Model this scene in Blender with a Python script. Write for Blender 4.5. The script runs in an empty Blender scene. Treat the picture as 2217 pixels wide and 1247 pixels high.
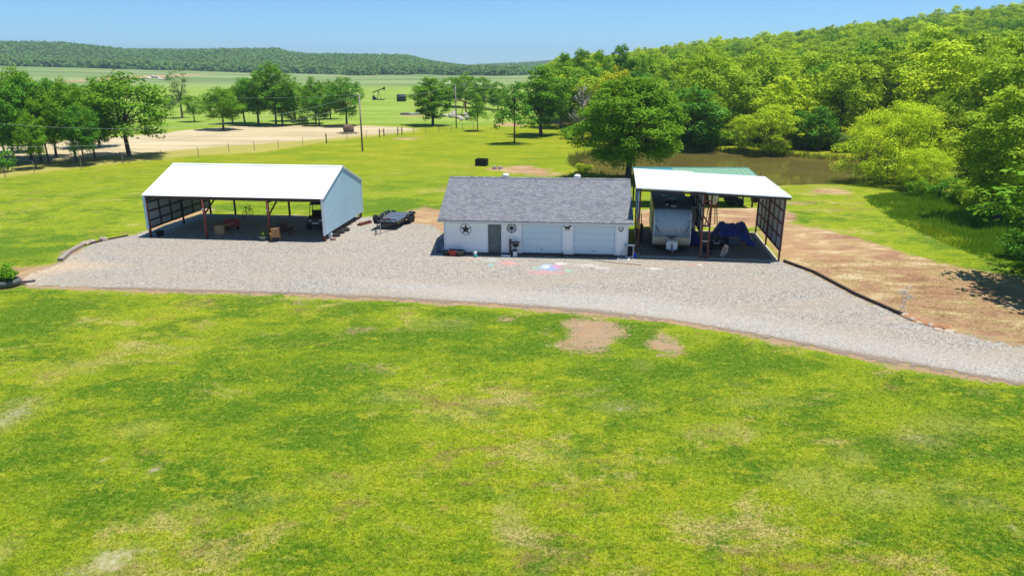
import bpy, math, random
import numpy as np
from mathutils import Vector, Matrix
R = math.radians
S = bpy.context.scene
COL = S.collection
# ------------------------------------------------------------------ camera
CAMH, PITCH, FPX, CX, CY = 12.5, R(17.2), 1560.0, 1108.5, 623.5
cam_d = bpy.data.cameras.new("camera"); cam = bpy.data.objects.new("camera", cam_d); COL.objects.link(cam)
cam.location = (0, 0, CAMH); cam.rotation_euler = (R(90) - PITCH, 0, 0)
cam_d.sensor_width = 36; cam_d.lens = 36 * FPX / 2217; cam_d.clip_end = 12000; cam_d.clip_start = 0.5
S.camera = cam
S.render.resolution_x, S.render.resolution_y = 1024, 575
# ------------------------------------------------------------------ sun and sky
SUNV = Vector((0.235, 0.06, 1.0)).normalized()      # towards the sun
EL = math.asin(SUNV.z); AZ = math.atan2(SUNV.x, SUNV.y)
W = bpy.data.worlds.new("World"); S.world = W; W.use_nodes = True
wn = W.node_tree.nodes; wl = W.node_tree.links
bg = wn['Background']; sky = wn.new('ShaderNodeTexSky'); sky.sky_type = 'NISHITA'; sky.sun_disc = False
sky.sun_elevation = EL; sky.sun_rotation = AZ; sky.altitude = 300; sky.air_density = 0.75; sky.dust_density = 0.0; sky.ozone_density = 4.0
tint = wn.new('ShaderNodeMix'); tint.data_type = 'RGBA'; tint.blend_type = 'MULTIPLY'; tint.inputs[0].default_value = 1; tint.inputs[7].default_value = (.60, .92, 1.12, 1)
wl.new(sky.outputs[0], tint.inputs[6]); wl.new(tint.outputs[2], bg.inputs[0]); bg.inputs[1].default_value = 0.085
sd = bpy.data.lights.new("sun", 'SUN'); sd.energy = 4.4; sd.angle = R(0.53); sd.color = (1.0, 0.955, 0.88)
so = bpy.data.objects.new("sun", sd); COL.objects.link(so); so.rotation_euler = SUNV.to_track_quat('Z', 'Y').to_euler()
S.view_settings.view_transform = 'Standard'; S.view_settings.look = 'None'
S.view_settings.gamma = 1; S.view_settings.exposure = 0.62; S.view_settings.use_curve_mapping = False
# ------------------------------------------------------------------ photo ray helpers (a pixel of the photo -> a point on real ground)
def ray(px, py):
    v = (CY - py) / FPX
    return ((px - CX) / FPX, math.cos(PITCH) + v * math.sin(PITCH), -math.sin(PITCH) + v * math.cos(PITCH))
def G(px, py, z=0.0):
    r = ray(px, py); t = (z - CAMH) / r[2]
    return (r[0] * t, r[1] * t, z)
def AtY(px, py, Y):
    r = ray(px, py); t = Y / r[1]
    return (r[0] * t, Y, CAMH + r[2] * t)
def TE(px, py):
    r = ray(px, py); return r[0] / r[1], r[2] / r[1]
# ------------------------------------------------------------------ material helpers
class Mt:
    def __init__(s, name, rough=0.8, spec=0.3, metal=0.0):
        s.m = bpy.data.materials.new(name); s.m.use_nodes = True
        s.t = s.m.node_tree; s.n = s.t.nodes; s.l = s.t.links
        s.b = s.n['Principled BSDF']; s.out = s.n['Material Output']
        s.b.inputs['Roughness'].default_value = rough; s.b.inputs['Specular IOR Level'].default_value = spec
        s.b.inputs['Metallic'].default_value = metal
    def set(s, sock, v):
        if hasattr(v, 'bl_idname') or isinstance(v, bpy.types.NodeSocket): s.l.new(v, sock)
        elif isinstance(v, (tuple, list)):
            sock.default_value = tuple(v) + (1,) if len(v) == 3 and len(sock.default_value) == 4 else v
        else: sock.default_value = v
    def math(s, op, a, b=0.0, c=None, clamp=False):
        n = s.n.new('ShaderNodeMath'); n.operation = op; n.use_clamp = clamp
        s.set(n.inputs[0], a); s.set(n.inputs[1], b)
        if c is not None: s.set(n.inputs[2], c)
        return n.outputs[0]
    def coord(s, which='Object', scale=(1, 1, 1), rot=(0, 0, 0), loc=(0, 0, 0)):
        c = s.n.new('ShaderNodeTexCoord'); mp = s.n.new('ShaderNodeMapping')
        mp.inputs['Scale'].default_value = scale; mp.inputs['Rotation'].default_value = rot; mp.inputs['Location'].default_value = loc
        s.l.new(c.outputs[which], mp.inputs[0]); return mp.outputs[0]
    def noise(s, vec, scale, detail=3, rough=0.55, dist=0.0):
        n = s.n.new('ShaderNodeTexNoise'); s.l.new(vec, n.inputs['Vector'])
        n.inputs['Scale'].default_value = scale; n.inputs['Detail'].default_value = detail
        n.inputs['Roughness'].default_value = rough; n.inputs['Distortion'].default_value = dist
        return n.outputs['Fac']
    def voro(s, vec, scale, rnd=1.0, out='Color', feature='F1'):
        n = s.n.new('ShaderNodeTexVoronoi'); n.feature = feature; s.l.new(vec, n.inputs['Vector'])
        n.inputs['Scale'].default_value = scale; n.inputs['Randomness'].default_value = rnd
        return n.outputs[out]
    def rng(s, v, a, b, c=0.0, d=1.0, smooth=False):
        n = s.n.new('ShaderNodeMapRange'); n.clamp = True
        if smooth: n.interpolation_type = 'SMOOTHSTEP'
        s.set(n.inputs[0], v)
        for i, q in enumerate((a, b, c, d)): s.set(n.inputs[i + 1], q)
        return n.outputs[0]
    def mix(s, f, a, b, mode='MIX'):
        n = s.n.new('ShaderNodeMix'); n.data_type = 'RGBA'; n.blend_type = mode
        s.set(n.inputs[0], f); s.set(n.inputs[6], a); s.set(n.inputs[7], b)
        return n.outputs[2]
    def ramp(s, f, stops):
        n = s.n.new('ShaderNodeValToRGB'); e = n.color_ramp.elements
        while len(e) < len(stops): e.new(0.5)
        for q, (p, c) in zip(e, stops): q.position = p; q.color = tuple(c) + (1,)
        s.set(n.inputs[0], f); return n.outputs[0]
    def attr(s, name, out='Fac'):
        n = s.n.new('ShaderNodeAttribute'); n.attribute_name = name; return n.outputs[out]
    def sep(s, c):
        n = s.n.new('ShaderNodeSeparateColor'); s.l.new(c, n.inputs[0]); return n.outputs
    def bump(s, h, strength=0.5, dist=0.02):
        n = s.n.new('ShaderNodeBump'); n.inputs['Strength'].default_value = strength; n.inputs['Distance'].default_value = dist
        s.l.new(h, n.inputs['Height']); s.l.new(n.outputs[0], s.b.inputs['Normal'])
    def base(s, c): s.set(s.b.inputs['Base Color'], c); return s
def plain(name, c, rough=0.6, spec=0.3, metal=0.0, var=0.12, scale=3.0, bump=0.0):
    k = Mt(name, rough, spec, metal); v = k.coord()
    n = k.noise(v, scale, 4, 0.6)
    f = k.rng(n, 0.3, 0.7)
    k.base(k.mix(f, tuple(q * (1 - var) for q in c), tuple(min(1, q * (1 + var)) for q in c)))
    if bump: k.bump(n, bump, 0.02)
    return k.m
def rusty(name, c, c2, rough=0.65, thr=(0.5, 0.65), scale=4):
    k = Mt(name, rough); v = k.coord(); n = k.noise(v, scale, 5, 0.65)
    k.base(k.mix(k.rng(n, *thr), c, c2)); k.bump(n, .15, .01); return k.m
# ------------------------------------------------------------------ mesh helpers
class MB:
    def __init__(s): s.v = []; s.f = []
    def add(s, vs, fs):
        o = len(s.v); s.v += [tuple(p) for p in vs]; s.f += [tuple(i + o for i in f) for f in fs]; return s
    def box(s, x0, y0, z0, x1, y1, z1, m=None):
        vs = [(x, y, z) for z in (z0, z1) for y in (y0, y1) for x in (x0, x1)]
        if m is not None: vs = [tuple(m @ Vector(p)) for p in vs]
        return s.add(vs, [(0, 2, 3, 1), (4, 5, 7, 6), (0, 1, 5, 4), (2, 6, 7, 3), (0, 4, 6, 2), (1, 3, 7, 5)])
    def cbox(s, cx, cy, z0, w, d, h, rz=0.0):
        return s.box(-w / 2, -d / 2, 0, w / 2, d / 2, h, Matrix.Translation((cx, cy, z0)) @ Matrix.Rotation(rz, 4, 'Z'))
    def bar(s, a, b, w, h=None, up=(0, 0, 1)):
        h = h or w; a = Vector(a); b = Vector(b); d = (b - a); L = d.length; d.normalize()
        u = Vector(up)
        if abs(d.dot(u)) > 0.98: u = Vector((0, 1, 0))
        x = d.cross(u).normalized(); z = x.cross(d).normalized()
        vs = [a + x * (i * w / 2) + z * (j * h / 2) + d * k for k in (0, L) for j in (-1, 1) for i in (-1, 1)]
        return s.add(vs, [(0, 2, 3, 1), (4, 5, 7, 6), (0, 1, 5, 4), (2, 6, 7, 3), (0, 4, 6, 2), (1, 3, 7, 5)])
    def tube(s, pts, rad, n=8, cap=True):
        pts = [Vector(p) for p in pts]
        if not hasattr(rad, '__len__'): rad = [rad] * len(pts)
        o = len(s.v); px = None
        for i, p in enumerate(pts):
            d = (pts[min(i + 1, len(pts) - 1)] - pts[max(i - 1, 0)]).normalized()
            if px is None:
                px = d.orthogonal().normalized()
            px = (px - d * px.dot(d)).normalized(); py = d.cross(px)
            for k in range(n):
                a = 2 * math.pi * k / n
                s.v.append(tuple(p + (px * math.cos(a) + py * math.sin(a)) * rad[i]))
        for i in range(len(pts) - 1):
            for k in range(n):
                a = o + i * n + k; b = o + i * n + (k + 1) % n
                s.f.append((a, b, b + n, a + n))
        if cap:
            s.f.append(tuple(o + k for k in reversed(range(n)))); e = o + (len(pts) - 1) * n
            s.f.append(tuple(e + k for k in range(n)))
        return s
    def lathe(s, prof, n=16, c=(0, 0, 0), m=None):
        o = len(s.v)
        for r, z in prof:
            for k in range(n):
                a = 2 * math.pi * k / n; p = Vector((r * math.cos(a), r * math.sin(a), z))
                if m is not None: p = m @ p
                s.v.append((p[0] + c[0], p[1] + c[1], p[2] + c[2]))
        for i in range(len(prof) - 1):
            for k in range(n):
                a = o + i * n + k; b = o + i * n + (k + 1) % n
                s.f.append((a, b, b + n, a + n))
        s.f.append(tuple(o + k for k in reversed(range(n)))); e = o + (len(prof) - 1) * n
        s.f.append(tuple(e + k for k in range(n)))
        return s
    def prism(s, poly, m, d):   # poly in local xy, extruded d along local z, placed by m
        n = len(poly); vs = [tuple(m @ Vector((x, y, 0))) for x, y in poly] + [tuple(m @ Vector((x, y, d))) for x, y in poly]
        return s.add(vs, [tuple(reversed(range(n))), tuple(range(n, 2 * n))] + [(i, (i + 1) % n, (i + 1) % n + n, i + n) for i in range(n)])
    def build(s, name, mat, parent=None, smooth=False, bev=0.0, label=None):
        me = bpy.data.meshes.new(name); me.from_pydata(s.v, [], s.f); me.materials.append(mat); me.validate(); me.update()
        if smooth:
            for p in me.polygons: p.use_smooth = True
        o = bpy.data.objects.new(name, me); COL.objects.link(o)
        if parent: o.parent = parent
        if bev:
            md = o.modifiers.new('bevel', 'BEVEL'); md.width = bev; md.segments = 2; md.limit_method = 'ANGLE'
        if label: o['label'] = label
        return o
def tag(o, label, cat, group=None, kind=None):
    if label: o['label'] = label
    if cat: o['category'] = cat
    if group: o['group'] = group
    if kind: o['kind'] = kind
    return o
def thing(name, label, cat, loc=(0, 0, 0), rz=0.0, group=None):
    o = bpy.data.objects.new(name, None); COL.objects.link(o); o.location = loc; o.rotation_euler = (0, 0, rz); o.empty_display_size = .3
    return tag(o, label, cat, group)
def copy_tree(o, parent=None):
    c = o.copy(); COL.objects.link(c); c.parent = parent
    for ch in list(o.children): copy_tree(ch, c)
    return c
# wheel rotated so its axle lies along local x (axis='x') or y
def wheel(parent, c, r, w, axis='x', tyre=None, rim=None, hub=0.55):
    m = Matrix.Rotation(R(90), 4, 'Y') if axis == 'x' else Matrix.Rotation(R(90), 4, 'X')
    b = MB(); b.lathe([(r * hub, -w / 2), (r * .93, -w / 2), (r, -w / 3), (r, w / 3), (r * .93, w / 2), (r * hub, w / 2)], 20, c, m)
    t = b.build('wheel', tyre or M['tyre'], parent, True)
    b = MB(); b.lathe([(r * hub, -w / 2.3), (r * hub * .85, -w / 2.6), (r * .2, -w / 2.9), (r * .18, -w / 2), (r * .18, w / 2), (r * .2, w / 2.9), (r * hub * .85, w / 2.6), (r * hub, w / 2.3)], 16, c, m)
    b.build('rim', rim or M['steel'], t)
    return t
M = {}
M['white_metal'] = plain('white_metal', (.80, .82, .84), .38, .5, 0, .03, .4)
M['blue_metal'] = plain('pale_blue_metal', (.42, .60, .70), .5, .4, 0, .05, .3)
M['trim_white'] = plain('trim_white', (.66, .70, .76), .5, .4, 0, .04)
M['inner_metal'] = plain('inner_metal', (.34, .38, .40), .6, .3, 0, .1)
M['steel_red'] = rusty('red_oxide_steel', (.16, .045, .03), (.10, .03, .02), .6)
M['steel_dark'] = plain('dark_brown_steel', (.05, .028, .024), .6)
M['siding'] = None
M['door_grey'] = rusty('grey_door_paint', (.10, .125, .13), (.15, .17, .165), .55, (.45, .62), 2)
M['garage_door'] = plain('garage_door_paint', (.56, .68, .75), .5, .4, 0, .03)
M['black_metal'] = plain('black_metal', (.012, .012, .014), .45, .5)
M['black'] = plain('black_rubber', (.015, .015, .017), .7)
M['tyre'] = plain('tyre_rubber', (.02, .02, .021), .85)
M['steel'] = plain('steel', (.45, .45, .46), .4, .5, .6)
M['white'] = plain('white_plastic', (.72, .73, .72), .45)
M['cream'] = plain('cream_panel', (.50, .47, .40), .45)
M['concrete'] = plain('concrete', (.36, .33, .28), .85, .2, 0, .15, 2)
M['wood_dark'] = plain('dark_timber', (.07, .05, .04), .85, .2, 0, .35, 6)
M['wood_grey'] = plain('weathered_timber', (.28, .24, .20), .9, .2, 0, .3, 5)
M['wood_tan'] = plain('tan_wood', (.36, .20, .09), .8, .2, 0, .25, 6)
M['blue_tarp'] = plain('blue_tarp', (.012, .045, .30), .4, .4, 0, .3, 2, .2)
M['red'] = plain('red_plastic', (.34, .04, .03), .5)
M['rock'] = plain('rock', (.40, .33, .26), .9, .2, 0, .35, 5, .4)
M['rock_pale'] = plain('pale_rock', (.55, .5, .45), .9, .2, 0, .3, 2, .3)
M['bark'] = rusty('bark', (.085, .06, .045), (.17, .135, .11), .95, (.4, .65), 6)
M['bark_dead'] = plain('bleached_bark', (.34, .31, .29), .9, .2, 0, .2, 4)
M['galv'] = plain('galvanised', (.42, .46, .48), .5, .4, .3, .2, 3)
M['roof_white'] = M['white_metal']
def siding_mat():
    k = Mt('white_siding', .55); v = k.coord()
    wv = k.n.new('ShaderNodeTexWave'); wv.wave_type = 'BANDS'; wv.bands_direction = 'Z'; wv.wave_profile = 'SAW'
    wv.inputs['Scale'].default_value = 1 / 0.2 / 2 / 3.14159 * 3.14; wv.inputs['Distortion'].default_value = 0
    k.l.new(v, wv.inputs['Vector']); n = k.noise(v, 1.2, 4)
    k.base(k.mix(k.rng(n, .3, .7), (.78, .80, .81), (.86, .87, .88))); k.bump(wv.outputs['Fac'], .5, .02); return k.m
M['siding'] = siding_mat()
def shingle_mat():
    k = Mt('asphalt_shingles', .9, .2); v = k.coord()
    br = k.n.new('ShaderNodeTexBrick'); k.l.new(v, br.inputs['Vector'])
    br.offset = .37; br.offset_frequency = 2; br.squash = .6; br.squash_frequency = 3
    br.inputs['Color1'].default_value = (.125, .135, .155, 1); br.inputs['Color2'].default_value = (.25, .27, .295, 1)
    br.inputs['Mortar'].default_value = (.075, .08, .092, 1); br.inputs['Scale'].default_value = 1
    br.inputs['Mortar Size'].default_value = .012; br.inputs['Brick Width'].default_value = .30; br.inputs['Row Height'].default_value = .15
    br.inputs['Bias'].default_value = -.1
    n = k.noise(v, 1.1, 4, .6); n2 = k.noise(v, 14, 2, .7)
    c = k.mix(k.rng(n2, .35, .65, 0, .12), br.outputs['Color'], (.17, .18, .21), 'MIX')
    c = k.mix(k.rng(n, .35, .7, 0, .35), c, (.22, .22, .22))
    k.base(c); k.bump(br.outputs['Fac'], -.4, .02); return k.m
M['shingle'] = shingle_mat()
def leaf_mat(name, c1, c2, c3, trans=.22):
    k = Mt(name, .75, .12)
    oi = k.n.new('ShaderNodeObjectInfo')
    t = k.attr('tone')
    c = k.mix(k.rng(t, 0, 1), c1, c2)
    c = k.mix(k.math('MULTIPLY', k.rng(oi.outputs['Random'], 0, 1), .55), c, c3)
    k.base(c)
    tr = k.n.new('ShaderNodeBsdfTranslucent'); mx = k.n.new('ShaderNodeMixShader')
    tc = k.mix(1.0, c, (1.5, 1.3, .6), 'MULTIPLY')
    k.l.new(tc, tr.inputs[0]); mx.inputs[0].default_value = trans
    k.l.new(k.b.outputs[0], mx.inputs[1]); k.l.new(tr.outputs[0], mx.inputs[2]); k.l.new(mx.outputs[0], k.out.inputs[0])
    return k.m
LF = {}
LF['mid'] = leaf_mat('leaves_mid_green', (.085, .22, .010), (.19, .40, .018), (.18, .34, .012))
LF['deep'] = leaf_mat('leaves_deep_green', (.06, .19, .014), (.14, .36, .022), (.10, .28, .022))
LF['oak'] = leaf_mat('leaves_oak_green', (.13, .28, .010), (.38, .54, .025), (.36, .48, .018))
LF['lime'] = leaf_mat('leaves_lime', (.34, .50, .012), (.58, .70, .03), (.44, .60, .022))
LF['yellow'] = leaf_mat('leaves_yellow', (.34, .40, .01), (.48, .52, .02), (.40, .46, .02))
LF['pale'] = leaf_mat('leaves_pale', (.13, .21, .07), (.20, .28, .10), (.15, .25, .07))
LF['far'] = leaf_mat('leaves_far', (.085, .185, .035), (.13, .25, .045), (.10, .22, .045), .2)  # bluish tint puts distance haze into the leaf colour
# ------------------------------------------------------------------ terrain
def sstep(a, b, x):
    t = np.clip((x - a) / (b - a), 0, 1); return t * t * (3 - 2 * t)
def sdist(P, x, y):
    """signed distance to a polygon, positive inside"""
    P = np.asarray(P, float); n = len(P); d = np.full(x.shape, 1e18); ins = np.zeros(x.shape, bool)
    for i in range(n):
        ax, ay = P[i]; bx, by = P[(i + 1) % n]; ex, ey = bx - ax, by - ay
        wx, wy = x - ax, y - ay; t = np.clip((wx * ex + wy * ey) / (ex * ex + ey * ey + 1e-12), 0, 1)
        d = np.minimum(d, (wx - t * ex) ** 2 + (wy - t * ey) ** 2)
        c = ((ay > y) != (by > y)) & (x < (bx - ax) * (y - ay) / ((by - ay) if by != ay else 1e-12) + ax)
        ins ^= c
    d = np.sqrt(d); return np.where(ins, d, -d)
def GP(pts, z=0.0): return [G(px, py, z)[:2] for px, py in pts]
WATERZ = -0.55
POND = GP([(1243, 349), (1262, 340), (1300, 333), (1360, 328), (1420, 326), (1470, 329), (1520, 326), (1585, 331), (1640, 336), (1700, 337), (1760, 343), (1830, 347), (1900, 352), (1975, 368), (1960, 398), (1900, 406), (1840, 405), (1760, 405), (1690, 407)], WATERZ) + [(22, 77.5), (16.5, 88.5)] + GP([(1335, 386), (1285, 380), (1250, 366)], WATERZ)
SKY = [(-500, 88), (0, 92), (130, 93), (200, 100), (270, 108), (400, 109), (600, 106), (625, 114), (670, 118), (860, 120), (885, 122), (940, 135), (1000, 143), (1060, 150)]
SK_T = [TE(a, b)[0] for a, b in SKY]; SK_E = [TE(a, b)[1] for a, b in SKY]
SK2 = [(850, 146), (1000, 143), (1060, 139), (1130, 136), (1200, 132), (1400, 130), (2217, 120)]
S2_T = [TE(a, b)[0] for a, b in SK2]; S2_E = [TE(a, b)[1] for a, b in SK2]
RA_T = [.03, .06, .13, .22, .34, .45, .56, .70, .9]; RA_H = [0, 1.5, 4, 9.5, 14.5, 21, 26.5, 33, 37]
RB_H = [0, 0, 3, 8, 13, 15, 14.5, 10, 8]
def HT(x, y):
    x = np.asarray(x, float); y = np.asarray(y, float); ys = np.maximum(y, 1.0); t = x / ys
    z = 11.0 * sstep(380, 880, y) * np.clip((-t - .22) / .45, 0, 1.2)
    # far wooded ridges
    e = np.interp(t, SK_T, SK_E); hz = CAMH + 1450 * e - 9
    ridge = np.maximum(hz, 0) * sstep(900, 1450, y) * (1 - .3 * sstep(1500, 2500, y)) * (1 - sstep(-.02, .03, t))
    z = np.maximum(z, ridge + z * 0)
    e2 = np.interp(t, S2_T, S2_E); hz2 = CAMH + 2400 * e2 - 9
    z = np.maximum(z, np.maximum(hz2, 0) * sstep(1700, 2400, y) * sstep(-.16, -.09, t))
    # wooded hill on the right
    a = np.interp(t, RA_T, RA_H, left=0); b = np.interp(t, RA_T, RB_H, left=0)
    z = z + a * sstep(95, 430, y) * np.clip((y - 105) / 325, 0, 1) ** .25 + b * sstep(430, 800, y)
    z = z + 6 * sstep(48, 75, x) * sstep(30, 60, y) * (1 - sstep(95, 200, y))
    # pond basin
    m = (x > 0) & (x < 60) & (y > 65) & (y < 125)
    if m.any():
        d = sdist(POND, x[m], y[m]); zz = np.where(d > -1.5, np.minimum(z[m], WATERZ + np.clip(-(d) * .38, -1.0, 20)), z[m]); z[m] = zz
    return z
def H1(x, y): return float(HT(np.array([x]), np.array([y]))[0])
def axis(fine, step, lim, start=0.0, p=1.55):
    o = [start]
    while o[-1] < lim: o.append(o[-1] + step * max(1, (o[-1] / fine)) ** p)
    return o
xs = axis(36, .33, 5200); xs = np.array([-q for q in reversed(xs[1:])] + xs)
ys = np.array(axis(62, .33, 6500, 4.0))
XX, YY = np.meshgrid(xs, ys); X = XX.ravel(); Y = YY.ravel(); Z = HT(X, Y)
Z = Z + np.where((Y > 75), 1, 0) * 0.0
# gravel outline
GRAV = GP([(40, 604), (75, 588), (131, 568), (150, 552), (182, 533), (225, 519), (275, 511)]) + [(-29.3, 54.2), (-27.2, 62.4), (-12.0, 61.3)] + GP([(835, 474), (880, 480), (942, 488), (968, 505)]) + [(-4.0, 50.5), (8.6, 49.5)] + GP([(1385, 553), (1690, 565), (1762, 590), (1852, 638), (1953, 682), (2050, 714), (2217, 748)]) + [(31, 29.5), (34, 24)] + GP([(2217, 836), (2000, 800), (1800, 763), (1600, 722), (1450, 698), (1300, 681), (1150, 668), (1000, 660), (850, 650), (600, 638), (300, 630), (130, 624), (60, 622)])
def gridmask(polys, w): 
    v = np.zeros(X.shape)
    for P, a in polys:
        P = np.array(P); lo = P.min(0) - 3 * w - 1; hi = P.max(0) + 3 * w + 1
        m = (X > lo[0]) & (X < hi[0]) & (Y > lo[1]) & (Y < hi[1])
        if m.any():
            d = sdist(P, X[m], Y[m]); v[m] = np.maximum(v[m], a * np.clip(.5 + d / (2 * w), 0, 1))
    return v
def blob(px, py, rx, ry, a, z=0): # ellipse in ground space given by pixel radii
    c = G(px, py, z); e = G(px + rx, py, z); f = G(px, py - ry, z)
    A = e[0] - c[0]; B = abs(f[1] - c[1]); return (c[0], c[1], A, B, a)
def blobs(L):
    v = np.zeros(X.shape)
    for q in L:
        cx, cy, A, B, a = blob(*q); m = (abs(X - cx) < 2 * A) & (abs(Y - cy) < 2 * B)
        r = np.sqrt(((X[m] - cx) / A) ** 2 + ((Y[m] - cy) / B) ** 2); v[m] = np.maximum(v[m], a * np.clip(1.5 - r, 0, 1))
    return v
ARENA = GP([(-300, 372), (0, 352), (90, 350), (200, 342), (300, 333), (480, 318), (640, 306), (760, 296), (850, 288), (905, 281), (880, 276), (780, 272), (640, 272), (500, 274), (400, 282), (340, 290), (200, 300), (0, 315), (-300, 330)])
FENCEBAND = GP([(-300, 450), (0, 386), (190, 362), (420, 338), (570, 330), (706, 308), (800, 297), (905, 286), (905, 279), (800, 284), (640, 300), (420, 318), (190, 345), (0, 354), (-300, 375)])
MEADOW = GP([(-2500, 330), (0, 312), (200, 298), (340, 288), (400, 280), (500, 272), (640, 270), (860, 272), (1000, 276), (1080, 270), (1160, 262), (1235, 262), (1200, 246), (1240, 180), (1240, 146), (-2500, 146)])
DIRTR = GP([(1690, 482), (1760, 492), (1850, 512), (1960, 548), (2060, 575), (2150, 592), (2300, 615), (2300, 770), (2217, 750), (2050, 716), (1953, 684), (1852, 640), (1762, 592), (1700, 568), (1640, 500)])
DIRTB = GP([(1380, 455), (1480, 450), (1700, 452), (1730, 470), (1700, 492), (1500, 492), (1380, 490)])
TALL = GP([(1868, 428), (1905, 418), (1960, 418), (2400, 418), (2400, 640), (2217, 590), (2130, 562), (2030, 520), (1950, 485), (1900, 455)])
gd = sdist(GRAV, np.where((Y < 75), X, 999.), np.where(Y < 75, Y, 999.))
m_ar = gridmask([(ARENA, 1.0)], 3.0)
m_tan = np.maximum(gridmask([(DIRTR, .98)], 1.2), gridmask([(DIRTB, .9)], .8))
m_tan = np.maximum(m_tan, blobs([(915, 470, 55, 22, .8), (930, 495, 40, 14, .95), (1140, 370, 60, 8, .75), (1085, 366, 35, 5, .75), (1180, 378, 60, 5, .6), (1250, 372, 22, 5, .4), (860, 480, 50, 6, .5), (560, 358, 1, 1, 0), (400, 470, 40, 22, .9), (370, 490, 50, 12, .8), (60, 590, 110, 14, .9), (0, 605, 90, 26, 1), (150, 545, 30, 12, .5), (1800, 415, 50, 7, .75), (1725, 440, 50, 6, .5), (1770, 455, 40, 8, .35), (960, 410, 28, 7, .45), (1170, 745, 1, 1, 0), (1130, 362, 30, 4, .8), (605, 294, 1, 1, 0), (1105, 270, 40, 4, .7), (1210, 268, 30, 3, .9), (900, 250, 45, 6, .5), (880, 300, 40, 3, .6), (320, 175, 45, 6, .8)]))
edge_off = .9 * np.sin(X * .31 + 2) * np.sin(X * .83) + .6 * np.sin(X * 1.37 + 1) * np.sin(X * .47 + 4) + .35 * np.sin(X * 2.9 + 1.7 * Y)
m_soil = np.clip(.80 - (-gd) / np.maximum(.15, .85 + .6 * edge_off), 0, 1) * (Y < 50) * (gd < .5)
m_soil = np.maximum(m_soil, blobs([(1285, 715, 70, 32, .86), (1270, 745, 70, 24, .72), (1440, 745, 42, 28, .72), (1235, 740, 40, 20, .5), (1185, 722, 24, 20, .45), (1095, 690, 26, 10, .6), (800, 795, 70, 14, .5), (775, 714, 50, 12, .5), (590, 722, 40, 8, .42), (655, 652, 26, 12, .6), (1170, 655, 60, 14, .55), (860, 712, 30, 8, .35), (1200, 1000, 1, 1, 0)]))
m_straw = blobs([(240, 1215, 60, 34, .80), (285, 1190, 50, 16, .62), (15, 905, 46, 34, .7), (45, 880, 60, 16, .5), (340, 1015, 10, 11, .95), (228, 996, 9, 5, .8), (212, 1047, 7, 6, .75), (30, 975, 9, 4, .6), (1105, 1125, 28, 55, .55), (1560, 935, 70, 14, .42), (1340, 880, 60, 14, .5), (850, 860, 60, 14, .4), (300, 930, 60, 18, .42), (1760, 1035, 90, 22, .46), (1900, 1075, 110, 26, .46), (1990, 950, 60, 20, .48), (2060, 920, 90, 20, .4), (1850, 990, 40, 16, .5), (2110, 1090, 60, 16, .42), (1000, 900, 90, 20, .34), (1200, 990, 60, 24, .34), (420, 1110, 60, 30, .38), (960, 700, 60, 12, .38), (1390, 790, 20, 12, .4), (2190, 1145, 14, 12, .9), (170, 790, 70, 14, .32), (560, 1080, 70, 20, .34), (730, 1040, 60, 16, .3), (1640, 870, 90, 12, .35), (2050, 1050, 60, 12, .4), (150, 1240, 60, 14, .5), (0, 1200, 26, 40, .6)])
m_mead = gridmask([(MEADOW, 1.0)], 5.0)
m_mead = np.maximum(m_mead, sstep(900, 1000, Y))
m_tall = gridmask([(TALL, 1.0)], 1.0)
m_fb = gridmask([(FENCEBAND, 1.0)], 2.5)
# lushness of the lawn (deep green clumps)
m_lush = blobs([(60, 690, 120, 40, .8), (230, 660, 120, 22, .8), (540, 670, 70, 60, .7), (560, 720, 200, 30, .6), (760, 670, 70, 14, .8), (1010, 690, 90, 26, .7), (1170, 700, 50, 24, .9), (1250, 690, 60, 10, .6), (1375, 730, 40, 36, 1.0), (1340, 765, 80, 18, .7), (700, 790, 160, 40, .6), (1060, 740, 160, 40, .6), (1400, 800, 200, 40, .5), (1560, 760, 120, 24, .8), (1700, 790, 160, 20, .7), (400, 820, 200, 50, .45), (620, 900, 200, 60, .45), (1300, 860, 120, 60, .5), (1260, 1000, 60, 60, .4), (200, 1100, 160, 30, .5), (90, 1050, 80, 40, .5), (330, 1100, 60, 16, .6), (820, 960, 120, 30, .5), (1600, 1000, 90, 40, .4), (100, 545, 160, 16, .8), (60, 520, 160, 20, .5), (860, 400, 70, 10, .7), (860, 445, 70, 20, .8), (1020, 345, 60, 8, .4), (1200, 345, 60, 8, .5), (1800, 480, 60, 8, .5), (2100, 1150, 80, 40, .4), (1900, 1150, 60, 20, .5), (1740, 470, 50, 12, .6), (420, 455, 60, 16, .5), (200, 420, 200, 12, .3), (1330, 410, 90, 14, .6)])
m_warm = np.clip(sstep(60, 110, Y), 0, 1)
def grid_mesh(name, xn, yn, X, Y, Z, mat, keep=None):
    nx, ny = xn, yn
    me = bpy.data.meshes.new(name); i = np.arange((ny - 1) * (nx - 1)); r = i // (nx - 1); c = i % (nx - 1)
    a = r * nx + c; F = np.stack([a, a + 1, a + nx + 1, a + nx], 1)
    if keep is not None: F = F[keep(F)]
    used = np.unique(F); mp = -np.ones(nx * ny, int); mp[used] = np.arange(len(used)); F = mp[F]
    V = np.stack([X, Y, Z], 1)[used]
    me.vertices.add(len(V)); me.vertices.foreach_set('co', V.ravel().astype(np.float32))
    me.loops.add(F.size); me.loops.foreach_set('vertex_index', F.ravel().astype(np.int32))
    me.polygons.add(len(F)); me.polygons.foreach_set('loop_start', np.arange(0, F.size, 4, dtype=np.int32)); me.polygons.foreach_set('loop_total', np.full(len(F), 4, np.int32))
    me.polygons.foreach_set('use_smooth', np.ones(len(F), bool)); me.materials.append(mat); me.update(calc_edges=True)
    return me, used
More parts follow.
